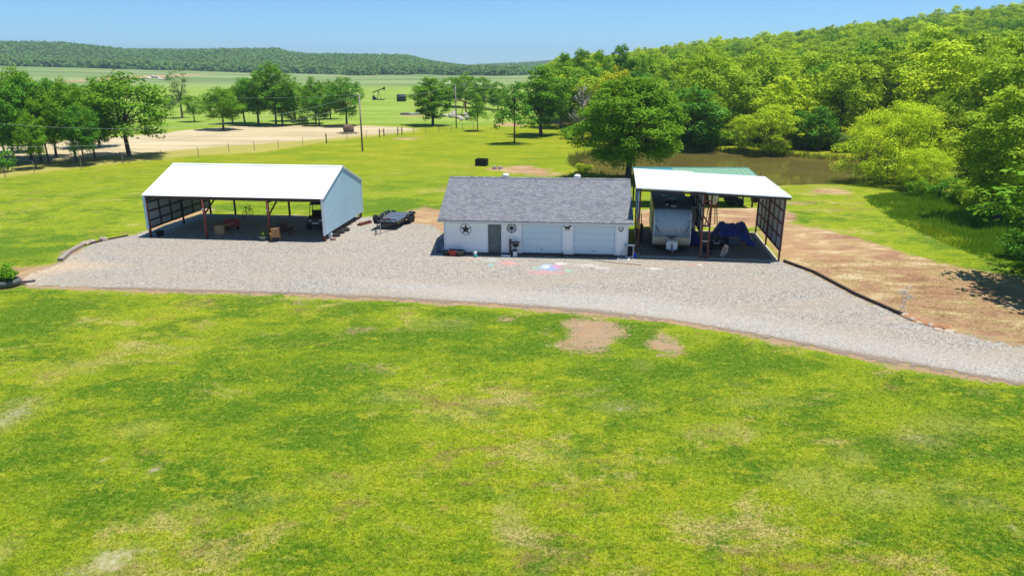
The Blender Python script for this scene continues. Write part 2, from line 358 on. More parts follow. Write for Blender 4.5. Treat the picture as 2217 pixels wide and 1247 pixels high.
def cattr(me, name, chans):
    n = len(me.vertices); a = me.attributes.new(name, 'FLOAT_COLOR', 'POINT'); D = np.ones((n, 4), np.float32)
    for k, c in enumerate(chans): D[:, k] = c
    a.data.foreach_set('color', D.ravel())
def turf(k, lush):
    v = k.coord(); vr = k.coord(rot=(0, 0, R(-28)), scale=(.6, 1, 1)); vd = k.coord(scale=(.75, 1, 1), rot=(0, 0, R(10)))
    L_ = lush if lush is not None else 0.0
    n0 = k.noise(v, .07, 3, .5); n1 = k.noise(vr, .38, 7, .72, .3); n2 = k.noise(vd, 1.25, 6, .75, .4); n3 = k.noise(v, 4.6, 5, .8); n4 = k.noise(v, 15, 3, .8); g = k.noise(v, 9.5, 3, .75)
    def off(n, w, w2=.35): return k.math('SUBTRACT', k.math('ADD', n, k.math('MULTIPLY', k.math('SUBTRACT', n0, .5), w2)), k.math('MULTIPLY', L_, w))
    c = k.mix(k.rng(off(n1, .16), .385, .53), (.075, .165, .006), (.20, .275, .008))
    c = k.mix(k.rng(off(n2, .10), .49, .60, 0, .85), c, (.29, .325, .014))
    c = k.mix(k.rng(k.math('SUBTRACT', n3, 0), .50, .66, 0, .55), c, (.40, .39, .06))
    c = k.mix(k.rng(k.noise(k.coord(loc=(31, 7, 0)), 3.2, 4, .8), .53, .66, 0, .5), c, (.06, .15, .006))
    st = k.noise(k.coord(loc=(11, 5, 0), scale=(.75, 1, 1), rot=(0, 0, R(-20))), .33, 8, .78, .5)
    c = k.mix(k.math('MULTIPLY', k.rng(off(st, .12), .54, .65), k.rng(g, .36, .58, .15, .95)), c, (.44, .345, .13))
    bp = k.noise(k.coord(loc=(7, 3, 0), scale=(.7, 1, 1), rot=(0, 0, R(25))), .45, 8, .8, .5)
    c = k.mix(k.math('MULTIPLY', k.rng(off(bp, .12), .55, .65), k.rng(g, .38, .58, .2, .95)), c, (.24, .155, .065))
    f = k.rng(k.math('ADD', k.math('MULTIPLY', n4, .5), k.math('MULTIPLY', g, .5)), .34, .66, .42, 1.62)
    m = k.n.new('ShaderNodeVectorMath'); m.operation = 'SCALE'; k.l.new(c, m.inputs[0]); k.l.new(f, m.inputs['Scale'])
    return m.outputs[0], n2, n3, n4
def ground_mat():
    k = Mt('lawn_and_soil', .95, .1)
    v = k.coord(); vs = k.coord(rot=(0, 0, R(-28)), scale=(.45, 1, 1)); vd = k.coord(scale=(.6, 1, 1), rot=(0, 0, R(8)))
    A = k.sep(k.attr('maskA', 'Color')); B = k.sep(k.attr('maskB', 'Color')); C = k.sep(k.attr('maskC', 'Color'))
    n0 = k.noise(v, .06, 3, .5); n1 = k.noise(vs, .28, 4, .6); n2 = k.noise(vd, 1.1, 4, .65, .4); n3 = k.noise(v, 5, 4, .7); n4 = k.noise(v, 17, 3, .75); n5 = k.noise(v, 48, 2, .7)
    t = k.math('ADD', k.math('MULTIPLY', k.rng(n1, .3, .7), .32), k.math('MULTIPLY', k.rng(n2, .28, .72), .38))
    t = k.math('ADD', t, k.math('MULTIPLY', k.rng(n3, .25, .75), .20))
    t = k.math('ADD', t, k.math('MULTIPLY', k.rng(n0, .35, .65), .14))
    t = k.math('ADD', t, k.math('MULTIPLY', k.math('SUBTRACT', n4, .5), .42))
    t = k.math('SUBTRACT', t, k.math('MULTIPLY', C[0], .34))
    t = k.math('ADD', t, k.math('MULTIPLY', A[2], .30))
    near = turf(k, C[0])[0]; near = k.mix(k.math('MULTIPLY', A[2], .5), near, (.36, .32, .12))
    tm = k.math('ADD', k.math('MULTIPLY', k.rng(n1, .3, .7), .5), k.math('MULTIPLY', k.rng(n2, .25, .75), .5))
    midc = k.ramp(k.math('SUBTRACT', tm, k.math('MULTIPLY', C[0], .3)), [(0.0, (.085, .18, .007)), (.35, (.17, .235, .007)), (.65, (.26, .285, .010)), (1.0, (.36, .33, .07))])
    lawn = k.mix(C[1], near, midc)
    # meadow
    vm = k.coord(scale=(.035, .12, .1)); nm = k.noise(vm, 1.0, 5, .65); nf = k.noise(k.coord(scale=(.006, .012, .01)), 1.0, 3, .5); nmm = k.noise(k.coord(scale=(.3, .8, 1)), 1, 4, .7)
    q = k.math('ADD', k.math('MULTIPLY', k.rng(nm, .3, .7), .6), k.math('MULTIPLY', k.rng(nmm, .3, .7), .4))
    mead = k.ramp(q, [(0, (.11, .22, .015)), (.4, (.19, .29, .03)), (.7, (.27, .35, .07)), (1, (.38, .42, .16))])
    fard = k.mix(k.rng(nf, .4, .6), (.13, .20, .06), (.23, .29, .11))
    mead = k.mix(C[2], mead, fard)
    col = k.mix(B[0], lawn, mead)
    # dry verge by the fence, arena
    br = k.math('MULTIPLY', k.math('SUBTRACT', n2, .5), .8)
    col = k.mix(k.rng(k.math('ADD', B[1], br), .35, .75, 0, .8), col, (.38, .33, .09))
    ar = k.mix(k.rng(k.noise(k.coord(scale=(.04, .25, 1)), 1, 5, .6), .35, .65), (.40, .32, .18), (.56, .47, .30))
    col = k.mix(k.rng(k.math('ADD', A[0], k.math('MULTIPLY', br, .5)), .35, .7), col, ar)
    brk = k.math('ADD', k.math('MULTIPLY', k.math('SUBTRACT', n2, .5), .9), k.math('MULTIPLY', k.math('SUBTRACT', n3, .5), .9))
    brk = k.math('ADD', brk, k.math('MULTIPLY', k.math('SUBTRACT', n4, .5), .5))
    # tan worn ground on the right and behind the buildings
    vt = k.coord(scale=(.7, 1.3, 1), rot=(0, 0, R(-32))); nt = k.noise(vt, .45, 7, .72, .8)
    tan = k.ramp(k.rng(nt, .33, .67), [(0, (.27, .15, .085)), (.3, (.38, .225, .13)), (.5, (.45, .29, .165)), (.58, (.36, .29, .10)), (.64, (.48, .33, .18)), (.8, (.56, .42, .24)), (1, (.66, .53, .34))])
    tan = k.mix(k.rng(n4, .42, .6, 0, .3), tan, (.20, .11, .05))
    col = k.mix(k.rng(k.math('ADD', B[2], brk), .38, .60), col, tan)
    soil = k.ramp(k.rng(k.math('ADD', k.math('MULTIPLY', n2, .5), k.math('MULTIPLY', n3, .5)), .35, .65), [(0, (.15, .11, .075)), (.3, (.26, .20, .13)), (.5, (.38, .285, .18)), (.62, (.41, .24, .125)), (.8, (.34, .28, .16)), (1, (.52, .43, .28))])
    col = k.mix(k.rng(k.math('ADD', A[1], k.math('MULTIPLY', brk, 1.5)), .42, .66), col, soil)
    straw = k.mix(k.rng(n3, .35, .65), (.44, .37, .22), (.60, .54, .38))
    col = k.mix(k.rng(k.math('ADD', A[2], brk), .52, .95, 0, .85), col, straw)
    col = k.mix(k.rng(k.noise(v, 1.0, 2), .0, 1.0, 0, 0), col, col)
    k.base(col)
    h = k.math('ADD', k.math('MULTIPLY', n4, .55), k.math('MULTIPLY', n5, .45)); h = k.math('ADD', h, k.math('MULTIPLY', n3, .6))
    k.bump(h, .9, .08)
    return k.m
me, used = grid_mesh('ground', len(xs), len(ys), X, Y, Z, ground_mat())
cattr(me, 'maskA', [m_ar, m_soil, m_straw]); cattr(me, 'maskB', [m_mead, m_fb, m_tan]); cattr(me, 'maskC', [m_lush, m_warm, sstep(380, 520, Y)])
ground = bpy.data.objects.new('ground', me); COL.objects.link(ground); tag(ground, 'mown green and yellow lawn with worn patches, running into meadow', 'lawn', kind='structure')
# ------------------------------------------------------------------ gravel drive
def gravel_mat():
    k = Mt('gravel', .92, .15); v = k.coord(); C = k.sep(k.attr('stain', 'Color')); D = k.sep(k.attr('edge', 'Color'))
    vo = k.sep(k.voro(v, 16)); vo2 = k.sep(k.voro(v, 36)); nb = k.noise(k.coord(scale=(.25, 1, 1), rot=(0, 0, R(-8))), .5, 5, .6); n3 = k.noise(v, 3.5, 4, .7); n4 = k.noise(v, 22, 2, .8)
    g = k.math('ADD', k.math('MULTIPLY', vo[0], .55), k.math('MULTIPLY', vo2[0], .45))
    c = k.ramp(g, [(0, (.012, .012, .012)), (.2, (.10, .095, .088)), (.38, (.24, .228, .208)), (.6, (.32, .305, .28)), (.8, (.42, .40, .37)), (1, (.66, .64, .59))])
    c = k.mix(k.rng(nb, .42, .62, 0, .55), c, (.33, .28, .225))
    c = k.mix(k.rng(n3, .5, .75, 0, .45), c, (.42, .41, .40))
    c = k.mix(D[1], c, k.mix(.35, c, (.44, .44, .44)))
    f = k.rng(k.math('ADD', D[0], k.math('MULTIPLY', k.math('SUBTRACT', n3, .5), 1.2)), .35, .75, 0, .8)
    c = k.mix(f, c, (.22, .165, .125)); c = k.mix(k.math('MULTIPLY', f, k.rng(n4, .5, .7)), c, (.14, .12, .11))
    f2 = k.rng(k.math('ADD', D[2], k.math('MULTIPLY', k.math('SUBTRACT', n3, .5), .7)), .3, .8, 0, .85)
    c = k.mix(f2, c, k.mix(k.rng(n3, .3, .7), (.40, .29, .19), (.52, .42, .30)))
    st = k.attr('stain', 'Color'); sa = k.attr('stain', 'Alpha')
    c = k.mix(k.math('MULTIPLY', sa, k.rng(n4, .3, .6, .35, 1)), c, st)
    c = k.mix(1.0, c, (1.04, 1.02, .95), 'MULTIPLY'); k.base(c); k.bump(k.math('ADD', vo[1], k.math('MULTIPLY', vo2[1], .5)), .5, .025); return k.m
gx = np.arange(-33, 36, .13); gy = np.arange(22, 63.5, .13)
GXX, GYY = np.meshgrid(gx, gy); gX = GXX.ravel(); gY = GYY.ravel()
rs = np.random.RandomState(5)
gdist = sdist(GRAV, gX, gY)
gdn = gdist + .10 * np.sin(gX * 2.3 + np.sin(gY * 1.7)) * np.sin(gX * 5.7 + 1) + .12 * np.sin(gX * .9) * np.sin(gX * .37 + 2) + rs.uniform(-.32, .22, gX.shape)
inside = gdn > 0
me, used = grid_mesh('gravel_drive', len(gx), len(gy), gX, gY, np.full(gX.shape, .014), gravel_mat(), keep=lambda F: inside[F].all(1))
ux, uy, ud = gX[used], gY[used], gdist[used]
lower = sdist(GP([(-200, 640), (60, 622), (300, 612), (850, 630), (1300, 656), (1800, 735), (2300, 830), (2300, 1100), (-200, 900)]), ux, uy)
ed = np.clip(lower * .7 + .1, 0, 1) * np.clip(1.35 - ud / .9, 0, 1)
trk = np.clip(sdist(GP([(700, 600), (1400, 640), (2217, 790), (2217, 830), (1500, 700), (900, 640)]), ux, uy) * .6 + .4, 0, 1)
dirt = np.clip(sdist(GP([(-100, 560), (130, 560), (185, 535), (215, 560), (330, 570), (260, 585), (120, 600), (90, 640), (-100, 640)]), ux, uy) / 4 + .35, 0, 1) * .8
ins_shed = ((ux < -13) & (uy > 53.5)) * 0.0
cattr(me, 'edge', [ed, trk * .8, dirt])
st = np.zeros((len(ux), 4), np.float32)
def stain(px, py, rx, ry, col, a):
    c = G(px, py); e = G(px + rx, py); f = G(px, py - ry); A = e[0] - c[0]; B = abs(f[1] - c[1])
    r = np.sqrt(((ux - c[0]) / A) ** 2 + ((uy - c[1]) / B) ** 2) + rs.uniform(-.3, .3, ux.shape); w = a * np.clip(1.5 - r * 1.1, 0, 1)
    w = w * .8
    st[:, :3] = st[:, :3] * (1 - w[:, None] / np.maximum(w + st[:, 3], 1e-3)[:, None]) + np.array(col)[None] * (w / np.maximum(w + st[:, 3], 1e-3))[:, None]
    st[:, 3] = np.clip(st[:, 3] + w * (1 - st[:, 3]), 0, 1)
for q in [(1190, 580, 22, 7, (.12, .32, .75), .95), (1182, 578, 9, 4, (.85, .88, .92), .9), (1204, 578, 11, 4, (.75, .12, .20), .85), (1160, 582, 10, 4, (.2, .5, .45), .5), (1175, 590, 30, 4, (.65, .22, .24), .7), (1215, 590, 16, 4, (.6, .2, .25), .5), (1230, 587, 7, 3, (.1, .55, .42), .8), (1215, 571, 14, 3, (.8, .8, .82), .6), (1098, 570, 20, 3.5, (.68, .22, .27), .75), (1120, 571, 16, 3, (.6, .3, .33), .35), (1063, 575, 6, 3, (.1, .5, .62), .8), (1065, 564, 16, 3, (.45, .6, .72), .45), (1270, 575, 26, 3, (.78, .78, .8), .4), (1305, 581, 18, 2.5, (.8, .8, .82), .45), (1020, 561, 14, 3, (.6, .35, .35), .35), (1500, 573, 5, 2, (.6, .15, .2), .8), (1527, 571, 4, 2, (.55, .12, .18), .8), (1515, 574, 6, 1.5, (.85, .85, .85), .8), (1418, 582, 14, 2.5, (.8, .8, .8), .5), (1925, 687, 12, 3, (.6, .35, .3), .7)]: stain(*q)
a = me.attributes.new('stain', 'FLOAT_COLOR', 'POINT'); a.data.foreach_set('color', st.ravel())
o = bpy.data.objects.new('gravel_drive', me); COL.objects.link(o); tag(o, 'pale grey crushed stone drive curving in front of the garage', 'driveway', kind='structure')
# ------------------------------------------------------------------ pond water
def water():
    k = Mt('muddy_water', .06, .5); k.b.inputs['IOR'].default_value = 1.33; v = k.coord(); k.base(k.mix(k.rng(k.noise(v, .15, 3), .3, .7), (.12, .10, .025), (.15, .125, .035)))
    k.bump(k.noise(k.coord(scale=(1, 2.2, 1)), 2.2, 3, .5), .03, .012)
    P = np.array(POND); c = P.mean(0); b = MB(); Q = [tuple(c + (p - c) * 1.06) + (WATERZ,) for p in P]
    b.add([(c[0], c[1], WATERZ)] + Q, [(0, i + 1, (i + 1) % len(Q) + 1) for i in range(len(Q))])
    o = b.build('pond', k.m); tag(o, 'muddy brown pond below the wooded bank', 'pond', kind='structure')
water()
# ------------------------------------------------------------------ hit: photo ray against a vertical plane local y = ly of a placed building
def hit(root, ly, px, py):
    o, rz = root; r = ray(px, py); c, s = math.cos(rz), math.sin(rz)
    # local = Rz(-rz) * (p - o)
    ox, oy = -o[0], -o[1]; oz = CAMH
    lo = (c * ox + s * oy, -s * ox + c * oy, oz); ld = (c * r[0] + s * r[1], -s * r[0] + c * r[1], r[2])
    t = (ly - lo[1]) / ld[1]; return (lo[0] + ld[0] * t, lo[2] + ld[2] * t)
TX = lambda x, y, z: Matrix.Translation((x, y, z))
RX, RY, RZ = (lambda a: Matrix.Rotation(R(a), 4, 'X')), (lambda a: Matrix.Rotation(R(a), 4, 'Y')), (lambda a: Matrix.Rotation(R(a), 4, 'Z'))
def world(root, u, v, z=0.0):
    o, rz = root; return (o[0] + u * math.cos(rz) - v * math.sin(rz), o[1] + u * math.sin(rz) + v * math.cos(rz), z)
# ------------------------------------------------------------------ garage
GA = ((-4.68, 48.38), R(-5.12)); GW, GD, EZ, RZZ = 12.54, 9.6, 2.46, 4.62
def garage():
    t = thing('garage', 'white sided two door garage under a grey shingle gable roof', 'garage', (*GA[0], 0), GA[1])
    U = lambda px, py=520: hit(GA, 0, px, py)[0]
    d0, d1 = U(1057), U(1085); g0, g1 = U(1131), U(1216); h0, h1 = U(1243), U(1331)
    W0, W1, top = .16, 2.4, 2.13
    b = MB()
    for a, c in ((0, d0), (d1, g0), (g1, h0), (h1, GW)): b.box(a, 0, W0, c, .15, W1)
    for a, c in ((d0, d1), (g0, g1), (h0, h1)): b.box(a, .003, top, c, .147, W1)
    b.box(0, .15, W0, .15, GD - .15, W1); b.box(GW - .15, .15, W0, GW, GD - .15, W1); b.box(0, GD - .15, W0, GW, GD, W1)
    for x in (0, GW - .15):
        b.prism([(.15, W1), (GD - .15, W1), (GD / 2, RZZ - .12)], TX(x, 0, 0) @ Matrix(((0, 0, 1, 0), (1, 0, 0, 0), (0, 1, 0, 0), (0, 0, 0, 1))), .15)
    b.build('wall', M['siding'], t)
    b = MB(); b.box(-.02, -.10, 0, GW + .02, GD + .02, .155); b.build('foundation', plain('brown_foundation', (.10, .075, .06), .9), t)  # foundation in one even dark brown
    # corner boards and door casings
    b = MB(); zc = .165
    for a in (0, GW - .12): b.box(a, -.02, zc, a + .12, -.003, 2.36)
    for a in (d0 - .09, d1, g0 - .11, g1, h0 - .11, h1): b.box(a, -.02, zc, a + (.09 if a in (d0 - .09, d1) else .11), -.004, 2.14)
    b.box(.12, -.022, 2.14, GW - .12, -.005, 2.36); b.build('trim', M['trim_white'], t)
    dr = MB().box(d0 + .03, .04, .16, d1 - .03, .09, 2.10).build('door', M['door_grey'], t)
    MB().tube([(d1 - .12, .04, 1.05), (d1 - .12, -.03, 1.05)], .03).build('handle', M['black_metal'], dr)
    for a, c in ((g0, g1), (h0, h1)):
        b = MB(); n = 4; hh = (2.11 - .2) / n
        for i in range(n): b.box(a + .01, .05, .2 + i * hh + .008, c - .01, .09, .2 + (i + 1) * hh - .008)
        b.box(a + .01, .07, .2, c - .01, .10, 2.11)
        gd_ = b.build('garage_door', M['garage_door'], t)
        MB().box(a + .01, .045, .165, c - .01, .095, .2).build('weather_strip', M['black'], gd_)
        MB().box((a + c) / 2 - .08, .02, .42, (a + c) / 2 + .08, .05, .46).build('handle', M['black_metal'], gd_)
    # roof
    ov = .42; run = GD / 2 + ov; rise = RZZ - EZ; L = math.hypot(run, rise); an = math.atan2(rise, run)
    X0, X1 = -.34, GW + .30
    for s_, nm in ((0, 'roof'), (1, 'roof')):
        b = MB(); b.box(0, 0, -.03, X1 - X0, L, .0)
        o = b.build(nm, M['shingle'], t)
        if s_ == 0: o.location = (X0, -ov, EZ); o.rotation_euler = (an, 0, 0)
        else: o.location = (X1, GD + ov, EZ); o.rotation_euler = (an, 0, math.pi)
        e = MB().box(0, -.02, -.17, X1 - X0, .0, -.034).box(0, .0, -.17, .03, L - .06, -.034).box(X1 - X0 - .03, 0, -.17, X1 - X0, L - .06, -.034); e.build('fascia', M['trim_white'], o)
        MB().box(0, -.05, -.03, X1 - X0, -.021, -.002).build('drip_edge', M['black_metal'], o)
    b = MB().prism([(-.16, -.075), (0, .015), (.16, -.075), (.16, -.045), (0, .045), (-.16, -.045)], TX(X0, GD / 2, RZZ) @ Matrix(((0, 0, 1, 0), (1, 0, 0, 0), (0, 1, 0, 0), (0, 0, 0, 1))), X1 - X0)
    b.build('ridge_cap', M['shingle'], t)
    b = MB().box(0.1, -ov + .02, 2.28, GW - .1, -.025, 2.30); b.build('soffit', M['trim_white'], t)
    for px in (1095, 1250):
        u, z = hit(GA, GD / 2 + .7, px, 383)
        v = MB().lathe([(.16, 0), (.16, .18), (.17, .2)], 16, (u, GD / 2 + .7, 4.3)); o = v.build('roof_vent', M['galv'], t, True)
        pr = [(.12, .0), (.22, .05), (.27, .14), (.24, .24), (.14, .30), (.02, .32)]
        MB().lathe(pr, 18, (u, GD / 2 + .7, 4.5)).build('turbine_cap', M['white'], o, True)
garage()
# wall decorations
def star_pts(r, ri, n=5, a0=90): return [((r if i % 2 == 0 else ri) * math.cos(R(a0 + i * 180 / n)), (r if i % 2 == 0 else ri) * math.sin(R(a0 + i * 180 / n))) for i in range(2 * n)]
XZ = Matrix(((1, 0, 0, 0), (0, 0, 1, 0), (0, 1, 0, 0), (0, 0, 0, 1)))
def ring(b, r, w, d, y, n=36):
    b.tube([(r * math.cos(2 * math.pi * i / n), y, r * math.sin(2 * math.pi * i / n)) for i in range(n + 1)], w, 6, False)
def on_wall(name, label, cat, px, py, off=.035, group=None):
    u, z = hit(GA, -off, px, py); w = world(GA, u, -off, z); return thing(name, label, cat, w, GA[1], group)
t = on_wall('wall_star', 'larger black metal star in a plain thin ring on the garage wall', 'wall decoration', 1008, 497, .03, 'metal stars on the garage front')
MB().prism(star_pts(.36, .145), TX(0, 0, 0) @ XZ, .02).build('star', M['black_metal'], t); b = MB(); ring(b, .38, .012, .02, .01); b.build('ring', M['black_metal'], t)
t = on_wall('wall_star', 'smaller black metal star in a spoked ring between the grey door and garage door', 'wall decoration', 1107.5, 494.5, .03, 'metal stars on the garage front')
MB().prism(star_pts(.22, .09), XZ, .02).build('star', M['black_metal'], t); b = MB(); ring(b, .31, .018, .02, .01)
for k in range(5):
    a = R(90 + k * 72); a2 = R(126 + k * 72)
    b.bar((.2 * math.cos(a), .01, .2 * math.sin(a)), (.31 * math.cos(a), .01, .31 * math.sin(a)), .04, .02)
    b.bar((.10 * math.cos(a2), .01, .10 * math.sin(a2)), (.31 * math.cos(a2), .01, .31 * math.sin(a2)), .03, .02)
    b.tube([((.31 * math.cos(a2) + .075 * math.cos(q)), .01, (.31 * math.sin(a2) + .075 * math.sin(q))) for q in [a2 + R(100 + 160 * i / 8) for i in range(9)]], .012, 5)
b.build('ring', M['black_metal'], t)
t = on_wall('horse_silhouette', 'dark running horse cut-out above the pier between the garage doors', 'wall decoration', 1228.5, 493.5, .03)
hp = [(-.30, .02), (-.26, .09), (-.18, .11), (-.12, .07), (-.02, .06), (.06, .07), (.12, .12), (.17, .17), (.21, .16), (.22, .13), (.29, .09), (.28, .06), (.21, .07), (.17, .02), (.13, -.03), (.16, -.08), (.12, -.16), (.09, -.15), (.10, -.09), (.04, -.06), (.02, -.13), (-.03, -.14), (-.01, -.10), (-.01, -.05), (-.07, -.04), (-.10, -.08), (-.07, -.14), (-.10, -.18), (-.14, -.12), (-.15, -.05), (-.17, .02), (-.2, .06), (-.25, .05)]
MB().prism([(x * 1.0, z * 1.1) for x, z in hp], XZ, .02).build('horse', rusty('rusty_cutout', (.04, .025, .02), (.09, .045, .03)), t)
t = on_wall('horseshoe', 'dark horseshoe shaped ornament on the garage right corner pier', 'wall decoration', 1344.5, 496, .03)
b = MB(); b.tube([(.15 * math.sin(R(a)), .01, -.17 * math.cos(R(a))) for a in range(-150, 151, 15)], .028, 6); b.tube([(-.05, .01, .05), (.03, .01, .07), (.04, .01, -.04), (-.03, .01, -.09)], .015, 5); b.build('shoe', plain('dull_iron', (.10, .10, .11), .5, .5, .5), t)
# string of lights up the right corner
t = on_wall('light_string', 'slanting row of small white bulbs on the garage right corner pier', 'string lights', 1350, 550, .05)
a0 = hit(GA, -.05, 1345, 551); a1 = hit(GA, -.05, 1354, 524); bs = hit(GA, -.05, 1350, 550); L = 12
bw = MB(); bb = MB()
P = [((a0[0] - bs[0]) + (a1[0] - a0[0]) * i / L, 0, (a0[1] - bs[1]) + (a1[1] - a0[1]) * i / L) for i in range(L + 1)]
bb.tube(P, .006, 5); cord = bb.build('cord', M['white'], t)
for p in P: bw.lathe([(.004, -.025), (.022, -.01), (.022, .01), (.004, .025)], 8, p)
bw.build('bulb', M['white'], t)
# ------------------------------------------------------------------ things in front of the garage
def GF(px, v, py=553):
    u = hit(GA, -v, px, py)[0]; return world(GA, u, -v)
def pot(name, label, px, py, r, h, mat, sq=False, taper=.75):
    x, y, _ = GF(px, .42); t = thing(name, label, 'planter', (x, y, .014), GA[1])
    if sq:
        b = MB(); k = taper; b.add([(-r * k, -r * k, 0), (r * k, -r * k, 0), (r * k, r * k, 0), (-r * k, r * k, 0), (-r, -r, h), (r, -r, h), (r, r, h), (-r, r, h), (-r * .85, -r * .85, h), (r * .85, -r * .85, h), (r * .85, r * .85, h), (-r * .85, r * .85, h), (-r * .8, -r * .8, h * .7), (r * .8, -r * .8, h * .7), (r * .8, r * .8, h * .7), (-r * .8, r * .8, h * .7)],
            [(0, 3, 2, 1)] + [(i, (i + 1) % 4, (i + 1) % 4 + 4, i + 4) for i in range(4)] + [(i + 4, (i + 1) % 4 + 4, (i + 1) % 4 + 8, i + 8) for i in range(4)] + [(i + 8, (i + 1) % 4 + 8, (i + 1) % 4 + 12, i + 12) for i in range(4)] + [(12, 13, 14, 15)])
        b.build('tub', mat, t, False); MB().box(-r * 1.06, -r * 1.06, h * .86, r * 1.06, -r * 1.0, h).box(-r * 1.06, r, h * .86, r * 1.06, r * 1.06, h).box(-r * 1.06, -r, h * .86, -r, r, h).box(r, -r, h * .86, r * 1.06, r, h).build('rim', mat, t)
    else:
        MB().lathe([(r * taper, 0), (r * .97, h * .86), (r * 1.05, h * .87), (r * 1.05, h), (r * .92, h), (r * .85, h * .75), (0.01, h * .74)], 20, (0, 0, 0)).build('tub', mat, t, True)
    return t
dk = plain('dark_plastic', (.03, .035, .04), .5)
pot('planter_tub', 'empty square red tub against the garage wall left of the grey door', 981, 552, .27, .36, M['red'], True)
pot('planter_tub', 'wide round dark tub just right of the square red tub', 996, 552, .34, .34, plain('taupe_plastic', (.09, .085, .08), .6))
pot('planter_tub', 'black tub half hidden between the tarp bundle and red tub', 967, 551, .26, .30, dk)
x, y, _ = GF(1029, .75); t = thing('aqua_jug', 'small white and aqua jug on the gravel before the grey door', 'jug', (x, y, .014))
MB().lathe([(.09, 0), (.12, .03), (.12, .18), (.10, .21)], 14).build('base', plain('aqua_plastic', (.10, .55, .50), .5), t, True)
MB().lathe([(.10, .21), (.12, .24), (.11, .34), (.04, .39), (.04, .42)], 14).build('body', M['white'], t, True)
x, y, _ = GF(1095, .45); t = thing('white_tray', 'low white trough lying on the ground right of the grey door', 'trough', (x, y, .014), GA[1] - .05)
MB().box(-.32, -.08, 0, .32, .08, .02).box(-.32, -.08, .02, .32, -.05, .12).box(-.32, .05, .02, .32, .08, .12).box(-.32, -.05, .02, -.29, .05, .12).box(.29, -.05, .02, .32, .05, .12).build('tray', M['white'], t)
x, y, _ = GF(1105, .3); t = thing('sign_post', 'black yard post with hanging wooden boards beside the first garage door', 'sign post', (x, y, .014), GA[1])
MB().box(-.07, -.07, 0, .07, .07, 1.12).lathe([(.07, 1.12), (.09, 1.15), (.02, 1.22)], 8).build('post', M['black_metal'], t)
MB().box(.07, -.04, .93, .62, .04, 1.03).build('arm', M['black_metal'], t)
MB().box(.14, -.02, .72, .58, .02, .88).add([(.2, -.02, .72), (.52, -.02, .72), (.36, -.02, .6), (.2, .02, .72), (.52, .02, .72), (.36, .02, .6)], [(0, 1, 2)[::-1], (3, 4, 5), (0, 2, 5, 3), (1, 4, 5, 2), (0, 3, 4, 1)]).bar((.2, 0, .88), (.2, 0, .93), .015).bar((.52, 0, .88), (.52, 0, .93), .015).build('hanging_board', M['black'], t)
MB().box(.06, -.1, 0, .3, .1, .38).build('base_box', M['black'], t)
x, y, _ = GF(1115, .38); t = thing('milk_can', 'tall white canister with black lid at the foot of the black sign post', 'canister', (x, y, .014))
MB().lathe([(.13, 0), (.15, .02), (.15, .30), (.11, .40)], 16).build('body', M['white'], t, True); MB().lathe([(.12, .40), (.13, .44), (.13, .50), (.03, .52)], 16).build('lid', M['black'], t)
x, y, _ = GF(1217, .2); t = thing('boot_scraper', 'short dark post leaning at the jamb between the garage doors', 'post', (x, y, .014)); MB().box(-.05, -.04, 0, .05, .04, .32).box(-.09, -.07, 0, .09, .07, .05).build('post', M['black'], t)
# grey shelf frame, blue jug, white panel
x, y, _ = G(1362, 559); t = thing('grey_frame_stand', 'grey plastic open frame cabinet leaning at the garage corner', 'stand', (x, y, .014), GA[1])
b = MB()
for s_ in (-1, 1): b.box(s_ * .24 - .035, -.2, 0, s_ * .24 + .035, .2, .86)
b.box(-.36, -.22, .86, .34, .22, .94).box(-.205, -.19, .06, .205, .19, .14); b.build('frame', plain('grey_plastic', (.34, .35, .37), .5), t)
MB().box(-.2, .12, .15, .2, .16, .84).lathe([(.10, .3), (.13, .36), (.13, .6), (.06, .72)], 10, (.02, 0, 0)).build('contents', M['black'], t)
x, y, _ = G(1373, 558); t = thing('blue_jug', 'round bright blue jug on the ground beside the grey frame', 'jug', (x, y, .014)); MB().lathe([(.12, 0), (.16, .05), (.17, .18), (.12, .26), (.04, .28), (.04, .32)], 16).build('body', plain('bright_blue_plastic', (.02, .12, .75), .4), t, True); MB().tube([(-.08, 0, .26), (-.05, 0, .36), (.05, 0, .36), (.08, 0, .26)], .015).build('handle', M['white'], t)
x, y, _ = G(1349, 562); t = thing('loose_window', 'white window frame lying flat on the gravel by the garage corner', 'frame', (x, y, .016), GA[1] - .1)
MB().box(-.40, -.32, 0, .42, -.22, .05).box(-.40, .2, 0, .42, .32, .05).box(-.40, -.22, 0, -.28, .2, .05).box(.32, -.22, 0, .42, .2, .05).build('frame', M['white'], t); MB().box(-.28, -.22, .01, .32, .2, .025).build('pane', M['black'], t)
x0, y0, _ = G(1283, 564); x1, y1, _ = G(1388, 575); t = thing('brown_pole', 'long thin brown pole lying on the gravel before the right door', 'pole', (x0, y0, .03)); MB().tube([(0, 0, 0), ((x1 - x0) / 2, (y1 - y0) / 2 - .1, 0), (x1 - x0, y1 - y0, 0)], .022, 6).build('shaft', rusty('brown_pole_paint', (.14, .06, .04), (.2, .1, .07)), t)
